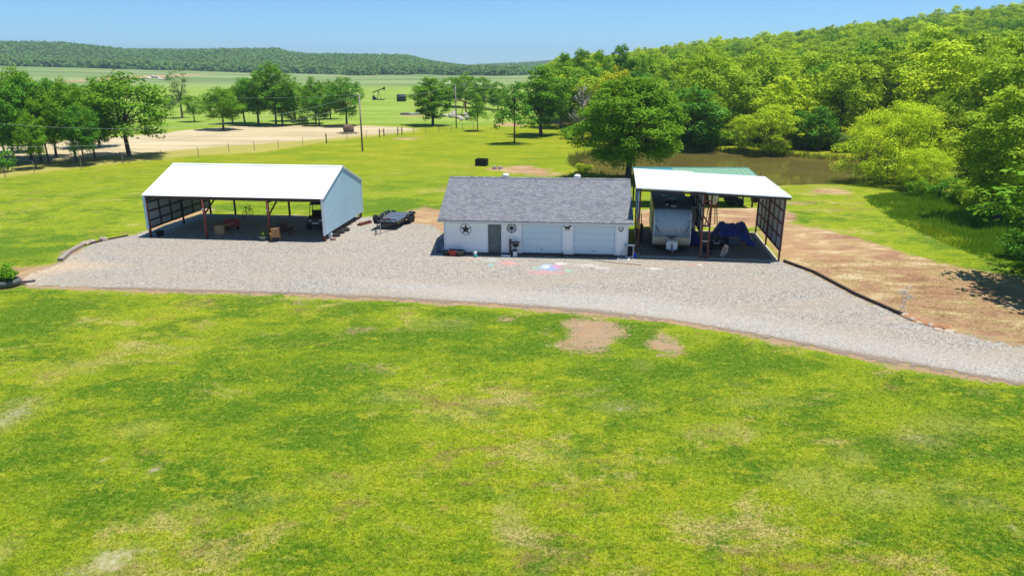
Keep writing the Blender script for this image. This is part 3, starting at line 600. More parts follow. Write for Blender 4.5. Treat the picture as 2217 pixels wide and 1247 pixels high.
# ------------------------------------------------------------------ draped cloth
def drape(name, mat, w, d, h, seed, parent=None, res=40, skirt=.25, bumps=((0, 0, .5),), flare=.25):
    rn = np.random.RandomState(seed); b = MB(); n = res
    hp_ = []
    for j in range(n + 1):
        for i in range(n + 1):
            u = -1 + 2 * i / n; v = -1 + 2 * j / n; e = max(abs(u), abs(v))
            top = max(k * math.exp(-((u - a) ** 2 + (v - c) ** 2) * 1.8) for a, c, k in bumps)
            z = h * (.55 + .5 * top) if e < .8 else h * (.55 + .5 * top) * max(0, (1 - (e - .8) / .2)) ** .8
            z += (.045 * h * math.sin(u * 9 + v * 4 + seed) + .04 * h * math.sin(v * 17 - u * 8) + .012 * h * math.sin(u * 23 + 3 * math.sin(v * 5)))
            k = 1 + (flare * (e - .8) / .2 * (.5 + .5 * math.sin(math.atan2(v, u) * 7 + seed)) if e > .8 else 0)
            hp_.append((u * w / 2 * (.86 if e < .8 else .86 + .14 * (e - .8) / .2) * k, v * d / 2 * k, max(.02, z)))
    b.add(hp_, [(j * (n + 1) + i, j * (n + 1) + i + 1, (j + 1) * (n + 1) + i + 1, (j + 1) * (n + 1) + i) for j in range(n) for i in range(n)])
    o = b.build(name, mat, parent, True); md = o.modifiers.new('thick', 'SOLIDIFY'); md.thickness = .015; return o
x, y, _ = G(947, 544); o = drape('tarp_bundle', plain('grey_tarp', (.13, .15, .18), .55, .3, 0, .5, 3), 1.0, 1.9, .75, 3, bumps=((.3, .5, .9), (-.2, -.3, .4))); o.location = (x + .25, y + .55, 0.01); tag(o, 'crumpled grey tarp heaped at the left end of the garage', 'tarp')
# ------------------------------------------------------------------ open shed on the left
SH = ((-27.45, 53.5), R(-6.3)); SW, SD, SE, SR = 13.7, 9.0, 3.12, 4.86
YZ = Matrix(((0, 0, 1, 0), (1, 0, 0, 0), (0, 1, 0, 0), (0, 0, 0, 1)))
def ribs_sheet(b, x0, x1, L, z, step=.3, t=.03, rib=.022):
    b.box(x0, 0, z, x1, L, z + t); n = int((x1 - x0) / step)
    for i in range(n + 1):
        x = x0 + (x1 - x0) * i / n; b.box(max(x0, x - .03), .002, z + t, min(x1, x + .03), L - .002, z + t + rib)
def open_shed():
    t = thing('pole_shed', 'long open fronted steel shed with a white metal gable roof', 'shed', (*SH[0], 0), SH[1])
    ov = .16; run = SD / 2 + ov; rise = SR - SE; L = math.hypot(run, rise); an = math.atan2(rise, run)
    for s_ in (0, 1):
        b = MB(); ribs_sheet(b, 0, SW + .3, L, 0); o = b.build('roof', M['roof_white'], t)
        if s_ == 0: o.location = (-.15, -ov, SE + .06); o.rotation_euler = (an, 0, 0)
        else: o.location = (SW + .15, SD + ov, SE + .06); o.rotation_euler = (an, 0, math.pi)
    MB().prism([(-.2, -.05), (0, .03), (.2, -.05), (.2, -.02), (0, .06), (-.2, -.02)], TX(-.16, SD / 2, SR + .09) @ YZ, SW + .32).build('ridge_cap', M['trim_white'], t)
    zr = .47; zl = .62
    for x0, zb, nm, mt in ((SW + .0, zr, 'gable_wall', M['blue_metal']), (-.06, zl, 'gable_wall', M['blue_metal'])):
        b = MB().prism([(-.05, zb), (SD + .05, zb), (SD + .05, SE), (SD / 2, SR - .0), (-.05, SE)], TX(x0, 0, 0) @ YZ, .05)
        xo = x0 + .05 if x0 > 1 else x0 - .015
        n = 38
        for i in range(n):
            yy = .1 + (SD - .2) * i / (n - 1); zt = SE + (SR - SE) * (1 - abs(yy - SD / 2) / (SD / 2)) - .04; b.box(xo, yy - .02, zb + .01, xo + .015, yy + .02, zt)
        w = b.build(nm, mt, t)
        if x0 > 1:
            q = MB().box(xo - .10, -.17, zb, xo + .03, -.13, SE + .02).box(xo - .02, -.13, zb, xo + .03, .02, SE + .02).box(xo - .02, SD + .02, zb, xo + .03, SD + .1, SE)
            q.bar((xo + .01, -.16, SE + .0), (xo + .01, SD / 2, SR + .06), .05, .16); q.bar((xo + .01, SD + .16, SE + .0), (xo + .01, SD / 2, SR + .06), .05, .16)
            q.build('trim', M['trim_white'], w)
        else:
            MB().box(-.13, -.17, zb, .06, -.13, SE).box(-.13, -.13, zb, -.09, -.05, SE).build('trim', M['blue_metal'], w)
    # inner face linings
    MB().box(.0, .0, zl + .01, .012, SD, SE - .01).build('wall_lining', M['inner_metal'], t)
    MB().box(SW - .012, .0, zr + .01, SW, SD, SE - .01).build('wall_lining', M['inner_metal'], t)
    MB().box(-.05, SD, 1.45, SW + .05, SD + .05, SE - .04).build('back_wall', M['inner_metal'], t)
    # posts
    fr = [0.02] + [hit(SH, 0, px, 514)[0] for px in (449, 586)] + [SW - .02]
    for k, u in enumerate(fr):
        b = MB(); b.tube([(u, -.02, 0), (u, -.02, SE + .02)], .105, 12); b.build('post', M['steel_red'], t, True)
    for u in fr[1:3]:
        MB().lathe([(.03, 0), (.08, .05), (.07, .12), (.01, .14)], 10, (u, -.15, 2.2)).build('flood_light', M['white'], t)
    MB().lathe([(.03, 0), (.06, .05), (.05, .12), (.01, .14)], 10, (-.1, -.12, 2.35)).build('flood_light', M['black'], t)
    for u in [.05] + [hit(SH, SD, px, 470)[0] for px in (512, 629)] + [SW - .1]:
        MB().tube([(u, SD - .1, 0), (u, SD - .1, SE)], .09, 10).build('post', M['steel_dark'], t, True)
    for u in (.09, SW - .09):
        MB().tube([(u, SD / 2, 0), (u, SD / 2, SR - .25)], .08, 10).build('post', M['steel_dark'], t, True)
    for i in range(7):
        y = 1.2 + i * 1.15; MB().box(SW - .05, y - .04, .0, SW + .03, y + .04, zr).build('stub_post', M['steel_red'], t)
    # girts
    b = MB()
    for z in (zl + .06, 1.25, 1.95, 2.62, SE - .08): b.box(.013, .1, z - .05, .10, SD - .2, z + .05)
    for y in (1.5, 3.0, 6.2, 7.6): b.box(.014, y - .05, zl + .02, .09, y + .05, SE - .05)
    b.build('side_girt', M['steel_dark'], t)
    b = MB()
    for z in (zr + .06, 1.25, 1.95, 2.62, SE - .08): b.box(SW - .10, .1, z - .05, SW - .013, SD - .2, z + .05)
    b.build('side_girt', M['steel_dark'], t)
    b = MB()
    for z in (1.50, SE - .16): b.box(.1, SD - .09, z - .07, SW - .1, SD - .003, z + .07)
    for i in range(1, 9): b.box(SW * i / 9 - .04, SD - .08, 1.5, SW * i / 9 + .04, SD - .005, SE - .1)
    b.build('back_girt', M['steel_dark'], t)
    MB().box(.0, -.09, SE - .18, SW, .05, SE + .0).build('header_beam', M['steel_dark'], t)
    for u in fr:
        b = MB().bar((u, .05, SE - .08), (u, SD / 2, SR - .12), .09, .12).bar((u, SD - .05, SE - .08), (u, SD / 2, SR - .12), .09, .12).bar((u, .1, SE - .3), (u, SD - .1, SE - .3), .07, .1)
        if 1 < u: b.bar((u, .05, 1.85), (u, 1.9, SE - .33), .08, .1).bar((u, SD - .1, 1.9), (u, SD - 1.6, SE - .33), .08, .1)
        b.build('truss', M['steel_red'] if u > 8 and u < 12 else M['steel_dark'], t)
    b = MB()
    for y in (1, 2.1, 3.3, 5.7, 6.9, 8): 
        z = SE + (SR - SE) * (1 - abs(y - SD / 2) / (SD / 2)) - .09; b.box(.05, y - .04, z - .03, SW - .05, y + .04, z + .05)
    b.build('purlin', M['steel_dark'], t)
open_shed()
def leafy(name, mat, n, rx, rz, size, seed, c=(0, 0, 0), parent=None, up=.4, low=0.0):
    rn = np.random.RandomState(seed); d = rn.randn(n, 3); d /= np.linalg.norm(d, axis=1)[:, None]; d[:, 2] = np.where(rn.rand(n) < .75, abs(d[:, 2]), d[:, 2])
    P = d * (rn.rand(n, 1) ** .35) * np.array([rx, rx, rz]) * (1 + .25 * np.sin(d[:, :1] * 5 + d[:, 1:2] * 4 + seed)) + np.array(c)
    return leaf_obj(name, P, d, np.full(n, size), mat, rn, parent, up=up)
def leaf_obj(name, P, D, size, mat, rn, parent=None, up=.35, jit=.6, tone=None, asp=.62):
    n = len(P); N = D + rn.randn(n, 3) * jit + np.array([0, 0, up]); N /= np.linalg.norm(N, axis=1)[:, None]
    T = np.cross(N, rn.randn(n, 3)); T /= np.linalg.norm(T, axis=1)[:, None] + 1e-9; B = np.cross(N, T)
    s = (size * rn.uniform(.65, 1.35, n))[:, None]
    V = np.stack([P - T * s * .5, P + B * s * .5 * asp, P + T * s * .5, P - B * s * .5 * asp], 1).reshape(-1, 3)
    me = bpy.data.meshes.new(name); me.vertices.add(4 * n); me.vertices.foreach_set('co', V.ravel().astype(np.float32))
    me.loops.add(4 * n); me.loops.foreach_set('vertex_index', np.arange(4 * n, dtype=np.int32)); me.polygons.add(n)
    me.polygons.foreach_set('loop_start', np.arange(0, 4 * n, 4, dtype=np.int32)); me.polygons.foreach_set('loop_total', np.full(n, 4, np.int32)); me.update(calc_edges=True)
    if tone is None: tone = rn.rand(n)
    a = me.attributes.new('tone', 'FLOAT', 'POINT'); a.data.foreach_set('value', np.repeat(tone, 4).astype(np.float32))
    me.materials.append(mat); o = bpy.data.objects.new(name, me); COL.objects.link(o)
    if parent: o.parent = parent
    return o
# planter before the middle post
x, y, _ = G(571, 521); t = thing('flower_planter', 'grey round planter of yellow green blooms before the shed post', 'planter', (x, y, .014))
MB().lathe([(.22, 0), (.32, .26), (.34, .27), (.34, .31), (.28, .31), (.26, .24), (.01, .23)], 20).build('pot', plain('slate_pot', (.16, .20, .22), .5), t, True)
leafy('foliage', LF['pale'], 260, .30, .30, .12, 3, (0, 0, .32), t); leafy('blooms', LF['yellow'], 120, .26, .42, .09, 4, (0, 0, .40), t)
x, y, _ = G(347, 511); t = thing('black_bucket', 'black tub just inside the left front post of the open shed', 'bucket', (x, y, .014)); MB().lathe([(.22, 0), (.29, .30), (.32, .31), (.32, .36), (.27, .36), (.25, .1), (.01, .09)], 18).build('tub', M['black'], t, True); MB().tube([(.3 * math.cos(a), 0, .34 + .12 * math.sin(a)) for a in [math.pi * i / 8 for i in range(9)]], .012, 5).build('handle', M['black_metal'], t)
# inside: wooden desk, red chest, chair, bicycle, vehicle, drums
x, y, _ = G(478, 508); t = thing('wooden_cabinet', 'tan wooden cabinet standing in the middle of the open shed', 'cabinet', (x, y, .014), R(12)); MB().box(-.36, -.3, 0, .36, .3, .72).build('body', M['wood_tan'], t); MB().box(-.42, -.34, .72, .75, .34, .77).build('top', M['wood_tan'], t); MB().box(-.30, -.315, .08, .30, -.302, .64).build('door', plain('light_tan_wood', (.45, .28, .14)), t)
x, y, _ = G(492, 500); t = thing('red_chest', 'red tool chest behind the tan cabinet in the open shed', 'tool chest', (x + .3, y + .4, .014), R(8)); MB().box(-.5, -.25, .25, .5, .25, .72).build('box', M['red'], t); MB().box(-.52, -.27, .72, .52, .27, .80).build('lid', M['red'], t); MB().box(-.15, -.262, .5, .15, -.252, .58).build('latch', M['steel'], t); MB().box(-.45, -.2, 0, -.35, .2, .249).build('foot', M['black'], t); MB().box(.35, -.2, 0, .45, .2, .249).build('foot', M['black'], t)
def stool_chair(px, py, mat, lab, rz=0):
    x, y, _ = G(px, py); t = thing('wooden_chair', lab, 'chair', (x, y, .014), rz)
    MB().prism([(-.35, .35), (.3, .28), (.3, .33), (-.35, .40)], TX(-.3, 0, 0) @ YZ, .6).build('seat', mat, t)
    MB().prism([(.28, .28), (.34, .28), (.62, 1.02), (.56, 1.04)], TX(-.3, 0, 0) @ YZ, .6).build('backrest', mat, t)
    for s_ in (-.36, .3):
        MB().box(s_, -.36, .56, s_ + .08, .45, .60).box(s_, -.34, 0, s_ + .07, -.24, .559).box(s_, .2, 0, s_ + .07, .3, .559).build('arm_frame', mat, t)
stool_chair(597, 521, M['wood_tan'], 'brown slatted garden chair inside the shed behind the middle post', R(200)); stool_chair(622, 508, plain('dark_stain', (.09, .045, .03)), 'darker slatted garden chair deeper in the shed', R(170))
x, y, _ = G(534, 472); t = thing('bicycle', 'dark bicycle standing in the open back of the shed', 'bicycle', (x, y + .4, 0.0), R(80))
for s_ in (-.52, .52): 
    w = MB(); w.tube([(s_ + .33 * math.cos(2 * math.pi * i / 24), 0, .33 + .33 * math.sin(2 * math.pi * i / 24)) for i in range(25)], .022, 6, False); w.bar((s_ - .32, 0, .33), (s_ + .32, 0, .33), .008).bar((s_, 0, .02), (s_, 0, .64), .008).bar((s_ - .22, 0, .11), (s_ + .22, 0, .55), .008).bar((s_ - .22, 0, .55), (s_ + .22, 0, .11), .008); w.build('wheel', M['black'], t)
MB().bar((-.52, 0, .33), (-.15, 0, .33), .03).bar((-.15, 0, .33), (-.28, 0, .85), .035).bar((-.15, 0, .33), (.38, 0, .78), .035).bar((-.25, 0, .75), (.38, 0, .80), .035).bar((.52, 0, .33), (.36, 0, .98), .03).bar((-.52, 0, .33), (-.25, 0, .72), .02).build('frame', M['black_metal'], t)
MB().box(-.42, -.07, .86, -.14, .07, .92).build('saddle', M['black'], t); MB().bar((.36, -.27, 1.0), (.36, .27, 1.0), .03).build('handlebar', M['black_metal'], t)
def utv():
    x, y, _ = G(686, 497); t = thing('utility_vehicle', 'black off road buggy parked at the right end inside the shed', 'utility vehicle', (x - .05, y + .9, .014), R(4))
    MB().prism([(-1.3, .45), (-1.25, .95), (-.45, 1.05), (-.4, .6), (.6, .6), (.6, 1.1), (1.4, 1.1), (1.4, .5), (1.2, .38), (-1.1, .38)], TX(-.62, 0, 0) @ YZ, 1.24).build('body', M['black_metal'], t, bev=.03)
    MB().box(-.55, -.1, .61, .55, .45, .8).box(-.55, .36, .8, .55, .5, 1.3).build('seat', M['black'], t)
    b = MB()
    for s_ in (-.58, .58): b.tube([(s_, -.5, 1.0), (s_ * .92, -.15, 1.85), (s_ * .92, .7, 1.88), (s_, .85, 1.05)], .03, 6)
    b.bar((-.55, -.15, 1.84), (.55, -.15, 1.84), .05).build('roll_cage', M['black_metal'], t); MB().box(-.6, -.3, 1.88, .6, .8, 1.93).build('roof', M['black'], t, bev=.02)
    for s_ in (-.6, .6):
        for yy in (-.85, .9): wheel(t, (s_, yy, .33), .33, .26, 'x', M['tyre'], M['steel'] if yy < 0 else M['black_metal'])
    for s_ in (-.4, .4): MB().box(s_ - .1, -1.31, .72, s_ + .1, -1.27, .84).build('headlight', M['white'], t)
    MB().box(-.25, -1.32, .5, .25, -1.29, .64).build('grille', M['steel'], t)
utv()
x, y, _ = G(718, 517); t = thing('white_bucket', 'white bucket under the bottom edge of the blue gable wall', 'bucket', (x - .1, y + .1, .014)); MB().lathe([(.15, 0), (.18, .34), (.19, .35), (.16, .36), (.14, .05), (.01, .04)], 16).build('pail', plain('pale_blue_white', (.5, .58, .66), .5), t, True); MB().tube([(.18 * math.cos(a), 0, .34 - .1 * math.sin(a)) for a in [math.pi * i / 8 for i in range(9)]], .008, 5).build('handle', M['steel'], t)
x, y, _ = G(718, 521); t = thing('brick_stack', 'small stack of tan blocks at the shed front right corner', 'block', (x + .1, y, .014)); MB().box(-.2, -.1, 0, .2, .1, .1).box(-.18, -.09, .102, .2, .1, .2).build('blocks', plain('tan_block', (.45, .30, .22), .9), t)
for i, (px, py) in enumerate([(727, 512), (737, 505), (748, 500)]):
    x, y, _ = G(px, py); t = thing('spare_tyre', ['first black tyre lying under the blue gable wall, nearest the front', 'middle one of the black tyres under the blue gable wall', 'farthest black tyre lying under the blue gable wall'][i], 'tyre', (x, y, .014), 0, 'tyres under the shed wall')
    MB().lathe([(.2, 0), (.33, .02), (.36, .1), (.33, .19), (.2, .2), (.18, .1), (.2, .0)], 18).build('tyre', M['tyre'], t, True)
x, y, _ = G(788, 486); t = thing('lumber_stack', 'short stack of red brown steel beams behind the black trailer', 'lumber', (x, y, .014), R(60))
MB().box(-.7, -.25, 0, .7, -.07, .12).box(-.7, -.04, 0, .7, .14, .12).box(-.65, -.2, .122, .7, .0, .22).build('beams', M['steel_red'], t)
# ------------------------------------------------------------------ car hauler trailer
def hauler():
    t = thing('flatbed_trailer', 'black tandem axle flatbed trailer parked beside the shed', 'trailer', (-10.02, 56.0, .014), R(-11)); bm = M['black_metal']
    W_, L_ = .92, 3.9; z = .62
    MB().box(-W_, 0, z - .02, W_, L_, z + .02).build('deck', plain('blue_grey_deck', (.10, .12, .155), .45, .5, .3, .1), t)
    MB().box(-W_ - .02, -.04, z - .2, W_ + .02, -.001, z + .0).box(-W_ - .06, 0, z - .2, -W_ - .001, L_, z + .03).box(W_ + .001, 0, z - .2, W_ + .06, L_, z + .03).box(-W_, L_ + .001, z - .2, W_, L_ + .05, z + .01).build('frame', bm, t)
    b = MB(); 
    b.box(-W_, -.05, z + .16, W_, .0, z + .22)
    for i in range(5): b.box(-W_ + (2 * W_ - .06) * i / 4, -.05, z + .021, -W_ + .06 + (2 * W_ - .06) * i / 4, 0, z + .16)
    b.build('front_rail', bm, t)
    MB().bar((-.7, .0, z - .12), (0, -1.75, z - .1), .08, .12).bar((.7, 0, z - .12), (0, -1.75, z - .1), .08, .12).box(-.06, -2.05, z - .15, .06, -1.7, z - .04).build('tongue', bm, t)
    MB().tube([(0.14, -1.5, 0.02), (.14, -1.5, z + .25)], .035, 8).box(.04, -1.6, 0, .24, -1.4, .02).build('jack', M['steel'], t)
    MB().tube([(0, -1.9, z - .1), (.12, -1.95, .15), (.3, -1.8, .02), (.5, -1.7, .02)], .015, 5).build('safety_chain', M['steel'], t)
    for s_ in (-1, 1):
        for yy in (2.55, 3.35): wheel(t, (s_ * (W_ + .20), yy, .33), .33, .2, 'x', M['tyre'], M['white'], .5)
        MB().prism([(2.05, .55), (2.2, .76), (3.7, .76), (3.85, .55), (3.85, .60), (3.73, .80), (2.17, .80), (2.02, .60)], TX(s_ * (W_ + .19) - .12, 0, 0) @ YZ, .24).build('fender', bm, t)
    m_ = TX(-.72, .02, z + .33); w = wheel(t, (-.74, -.22, z + .30), .31, .2, 'x', M['tyre'], M['white'], .5)
    MB().box(-.95, .25, z + .021, -.60, 1.15, z + .30).build('tool_box', bm, t)
    MB().box(-.96, L_ + .051, z - .1, -.6, L_ + .25, z + .1).box(.6, L_ + .051, z - .1, .96, L_ + .25, z + .1).build('ramp', bm, t)
    o = MB().tube([(-.1 + .25 * math.cos(i * .9) * (1 + .1 * i % .3), .45 + .2 * math.sin(i * .9), z + .06 + .012 * i) for i in range(16)], .035, 6).build('strap_pile', plain('brown_strap', (.22, .12, .09)), t)
hauler()
# ------------------------------------------------------------------ double carport on the right
CP = ((8.45, 47.55), R(-8.0)); CW, CDp = 9.39, 8.6
def zroof(u): return 4.66 - .036 * u
def carport():
    t = thing('carport', 'tall white topped double carport with red steel posts beside the garage', 'carport', (*CP[0], 0), CP[1])
    MB().box(0.05, -.08, 0, CW + .02, CDp + .1, .07).build('slab', plain('pale_concrete', (.40, .34, .25), .9, .2, 0, .12, 2), t)
    MB().box(.25, .25, .071, CW - .35, CDp - .2, .08).build('floor_shade', plain('dark_floor_shade', (.16, .15, .125), .9, .2, 0, .15, 3), t)  # dark sheet paints the carport's shade onto the slab, short of its edges
    for u0, u1, v0, v1, dz in ((-.22, 4.3, -.22, 9.25, .03), (4.3, 9.72, -.22, 8.85, 0)):
        b = MB(); n = int((v1 - v0) / .3)
        L = math.hypot(u1 - u0, .036 * (u1 - u0)); a = math.atan(.036)
        b.box(0, 0, 0, L, v1 - v0, .04)
        for i in range(n + 1): y = (v1 - v0) * i / n; b.box(.002, max(0, y - .03), .04, L - .002, min(v1 - v0, y + .03), .06)
        o = b.build('roof', M['roof_white'], t); o.location = (u0, v0, zroof(u0) + dz); o.rotation_euler = (0, a, 0)
    MB().bar((-.2, -.17, zroof(-.2) - .08), (9.65, -.17, zroof(9.65) - .08), .05, .12).build('eave_beam', M['steel_dark'], t)
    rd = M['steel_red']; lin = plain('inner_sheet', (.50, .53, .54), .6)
    uL, uM1, uM2, uR = .12, 4.24, 4.72, CW - .05
    for u, v in ((uL, 1.0), (uM1, .0), (uM2, .0), (uR, .0), (uR, 4.5), (uR, 8.45), (uM1, 8.45), (uL, 8.45), (uM1, 4.3), (uM2, 4.3), (uL, 4.6)):
        MB().box(u - .055, v - .055, .07, u + .055, v + .055, zroof(u) - .02).build('post', rd, t)
    b = MB().box(uM1 + .056, -.04, .08, uM2 - .056, .04, .17).bar((uM1, 0, 3.0), (uM2, 0, 2.3), .07, .1).box(uM1 + .056, -.03, 3.9, uM2 - .056, .03, 4.0); b.build('post_brace', rd, t)
    MB().box(uM1 + .056, -.035, 1.22, uM2 - .056, .035, 1.27).build('step_bar', M['steel'], t)
    # walls: sheet + girts
    def wall(u, v0, v1, zb, s_, rails, studs, mt, lab, half=0):
        zt = zroof(u) - .08
        b = MB(); b.box(u, v0, zb, u + .02, v1, zt)
        n = int((v1 - v0) / .28)
        for i in range(n + 1): y = v0 + (v1 - v0) * i / n; b.box(u + (.02 if s_ > 0 else -.018), max(v0, y - .025), zb, u + (.038 if s_ > 0 else 0), min(v1, y + .025), zt)
        b.build(lab, mt, t)
        f = -1 if s_ > 0 else 1; ux = u if s_ > 0 else u + .02
        b = MB()
        for z in rails: b.box(min(ux, ux + f * .07), v0, z - .05, max(ux, ux + f * .07), v1, z + .05)
        for y in studs: b.box(min(ux, ux + f * .06), y - .045, zb, max(ux, ux + f * .06), y + .045, zt)
        b.build('girt', rd if s_ > 0 and u > 5 else M['steel_dark'], t)
    wall(CW, -.02, 8.5, .70, 1, (.76, 1.62, 2.48, 3.34, 4.16), (1.5, 3.0, 5.8, 7.1), lin, 'side_wall')
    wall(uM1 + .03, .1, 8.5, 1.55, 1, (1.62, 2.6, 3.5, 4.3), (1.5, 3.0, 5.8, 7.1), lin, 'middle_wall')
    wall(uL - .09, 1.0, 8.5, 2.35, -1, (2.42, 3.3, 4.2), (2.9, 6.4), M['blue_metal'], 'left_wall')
    for zz in (4.3, ):
        for v in (1.0, 3.0, 5.0, 7.0, 8.6):
            MB().bar((.1, v, zroof(.1) - .07), (CW - .02, v, zroof(CW) - .07), .06, .10).build('rafter', M['steel_dark'], t)
carport()
def camper():
    rt = world(CP, 2.42, 1.55); t = thing('travel_trailer', 'grey nosed travel trailer parked nose out under the carport', 'camper', (rt[0], rt[1], .07), CP[1] - R(0.5))
    prof = [(.32, .36), (.06, .62), (-.04, 1.02), (-.06, 1.8), (.08, 2.35), (.34, 2.68), (.75, 2.86), (8.2, 2.90), (8.3, .38)]
    hw = 1.25
    MB().prism([(p[0] + .012, p[1]) for p in prof], TX(-hw, 0, 0) @ YZ, 2 * hw).build('body', M['cream'], t)
    def strip(i0, i1, x0, x1, off, name, mt, z_=None):
        b = MB(); P = prof[i0:i1 + 1]; vs = []
        for (y, z) in P: vs += [(x0, y - off, z), (x1, y - off, z)]
        n = len(P); b.add(vs + [(x, y + .02, z) for x, y, z in vs], [(2 * i, 2 * i + 1, 2 * i + 3, 2 * i + 2) for i in range(n - 1)] + [(2 * n + 2 * i, 2 * n + 2 * i + 2, 2 * n + 2 * i + 3, 2 * n + 2 * i + 1) for i in range(n - 1)] + [(0, 2, 2 * n + 2, 2 * n), (1, 2 * n + 1, 2 * n + 3, 3), (0, 2 * n, 2 * n + 1, 1)]); return b.build(name, mt, t, True)
    strip(0, 2, -hw + .03, hw - .03, .012, 'lower_nose', plain('champagne_panel', (.62, .51, .36), .35, .5))
    cap = strip(2, 6, -hw + .03, hw - .03, .014, 'nose_cap', plain('slate_blue_cap', (.32, .43, .52), .3, .5))
    b = MB()
    for s_ in (-hw, hw): b.tube([(s_, p[0] - .02, p[1]) for p in prof[:7]], .035, 6)
    b.build('edge_trim', M['white'], t, True)
    MB().box(-hw - .02, .62, 2.885, hw + .02, 8.25, 2.93).build('roof', plain('dark_roof_membrane', (.05, .055, .06), .7), t)
    MB().box(-.38, 2.6, 2.931, .38, 3.5, 3.16).build('air_conditioner', M['black_metal'], t, bev=.05)
    for yy, xx in ((1.2, .1), (5.2, -.4)): MB().box(xx - .2, yy - .2, 2.931, xx + .2, yy + .2, 3.02).build('roof_hatch', M['galv'], t, bev=.02)
    MB().lathe([(.08, 0), (.10, .12), (.02, .14)], 10, (-.35, 1.6, 2.93)).build('plumbing_vent', M['white'], t)
    so_ = MB().box(hw + .001, 2.6, .75, hw + .55, 6.4, 2.75).build('slide_out', M['cream'], t); MB().box(hw + .0, 2.55, 2.751, hw + .6, 6.45, 2.79).build('topper', M['black'], so_); MB().box(hw + .552, 3.2, 1.4, hw + .566, 4.8, 2.1).build('window', M['black'], so_)
    for yy in (1.5, 3.4, 6.2): 
        w = MB().box(-hw - .015, yy, 1.45, -hw, yy + .9, 2.05).build('window', M['black'], t); MB().box(-hw - .025, yy - .04, 1.41, -hw - .001, yy + .94, 1.45).box(-hw - .025, yy - .04, 2.05, -hw - .001, yy + .94, 2.09).build('frame', M['trim_white'], w)
    d = MB().box(-hw - .02, 2.55, .5, -hw, 3.2, 2.3).build('door', M['trim_white'], t); MB().box(-hw - .04, 3.1, 1.2, -hw - .02, 3.15, 1.35).build('handle', M['black'], d)
    for yy in (4.6, 5.5):
        for s_ in (-1, 1): wheel(t, (s_ * 1.12, yy, .32), .33, .2)
    b = MB(); dkm = plain('decal_dark', (.035, .045, .06), .5)
    for s_ in (-1, 1):
        b.prism([(s_ * 1.12, 1.95), (s_ * 1.10, 1.70), (s_ * .98, 1.45), (s_ * .75, 1.22), (s_ * .92, 1.46), (s_ * 1.03, 1.68)][::s_], TX(0, -.090, 0) @ XZ, .008)
    b.prism([(-.52, 1.18), (0, 1.09), (.52, 1.18), (0, 1.14)], TX(0, -.085, 0) @ XZ, .008)
    b.prism([(-.52, 1.19), (0, .93), (.52, 1.19), (.3, 1.12), (0, 1.04), (-.3, 1.12)], TX(0, -.078, 0) @ XZ, .008)
    b.build('stripe_decal', dkm, t)
    b = MB()
    for s_ in (-1, 1): b.box(s_ * 1.08 - .06, -.02, 2.12, s_ * 1.08 + .06, .02, 2.17)
    b.build('marker_light', plain('amber', (.35, .04, .02), .4), t)
    cu = bpy.data.curves.new('lettering', 'FONT'); cu.body = 'REVERE'; cu.size = .46; cu.extrude = .008; cu.align_x = 'CENTER'; cu.space_character = 1.12; cu.shear = .0
    to = bpy.data.objects.new('tmp', cu); COL.objects.link(to); me = bpy.data.meshes.new_from_object(to.evaluated_get(bpy.context.evaluated_depsgraph_get())); bpy.data.objects.remove(to)
    for k_, (nm, mt, off, sc) in enumerate((('lettering_outline', dkm, -.094, 1.0), ('lettering', plain('champagne_letter', (.72, .66, .60), .4), -.112, 1.0))):
        m2 = me.copy(); m2.materials.clear(); m2.materials.append(mt); o = bpy.data.objects.new(nm, m2); COL.objects.link(o); o.parent = t; o.rotation_euler = (R(90), 0, 0); o.location = (.0 + (.022 if k_ == 0 else 0), off, 1.47 - (.022 if k_ == 0 else 0)); o.scale = (1.02, .82, 1)
    # propane cover, tongue, jack
    o = MB().prism([(-.36, .0), (.36, .0), (.38, .55), (.34, .60), (-.34, .60), (-.38, .55)], TX(.0, -.80, .22) @ XZ, .55).build('propane_cover', M['white'], t, bev=.04)
    MB().box(-.33, -.80, .83, .33, -.30, .93).build('lid', plain('ivory_plastic', (.62, .60, .53), .5), o, bev=.03)
    MB().box(-.05, -.83, .35, .05, -.801, .7).build('strap', M['black'], o)
    MB().bar((-.95, .3, .3), (0, -1.35, .28), .09, .12).bar((.95, .3, .3), (0, -1.35, .28), .09, .12).box(-.06, -1.6, .22, .06, -1.3, .36).build('tongue', M['black_metal'], t)
    MB().tube([(0, -1.15, .0), (0, -1.15, .75)], .04, 8).box(-.14, -1.3, -.06, .14, -1.0, .0).build('jack', rusty('jack_metal', (.16, .12, .09), (.3, .25, .2)), t)
camper()
def cp_at(px, py, z=0.08): return G(px, py, z)
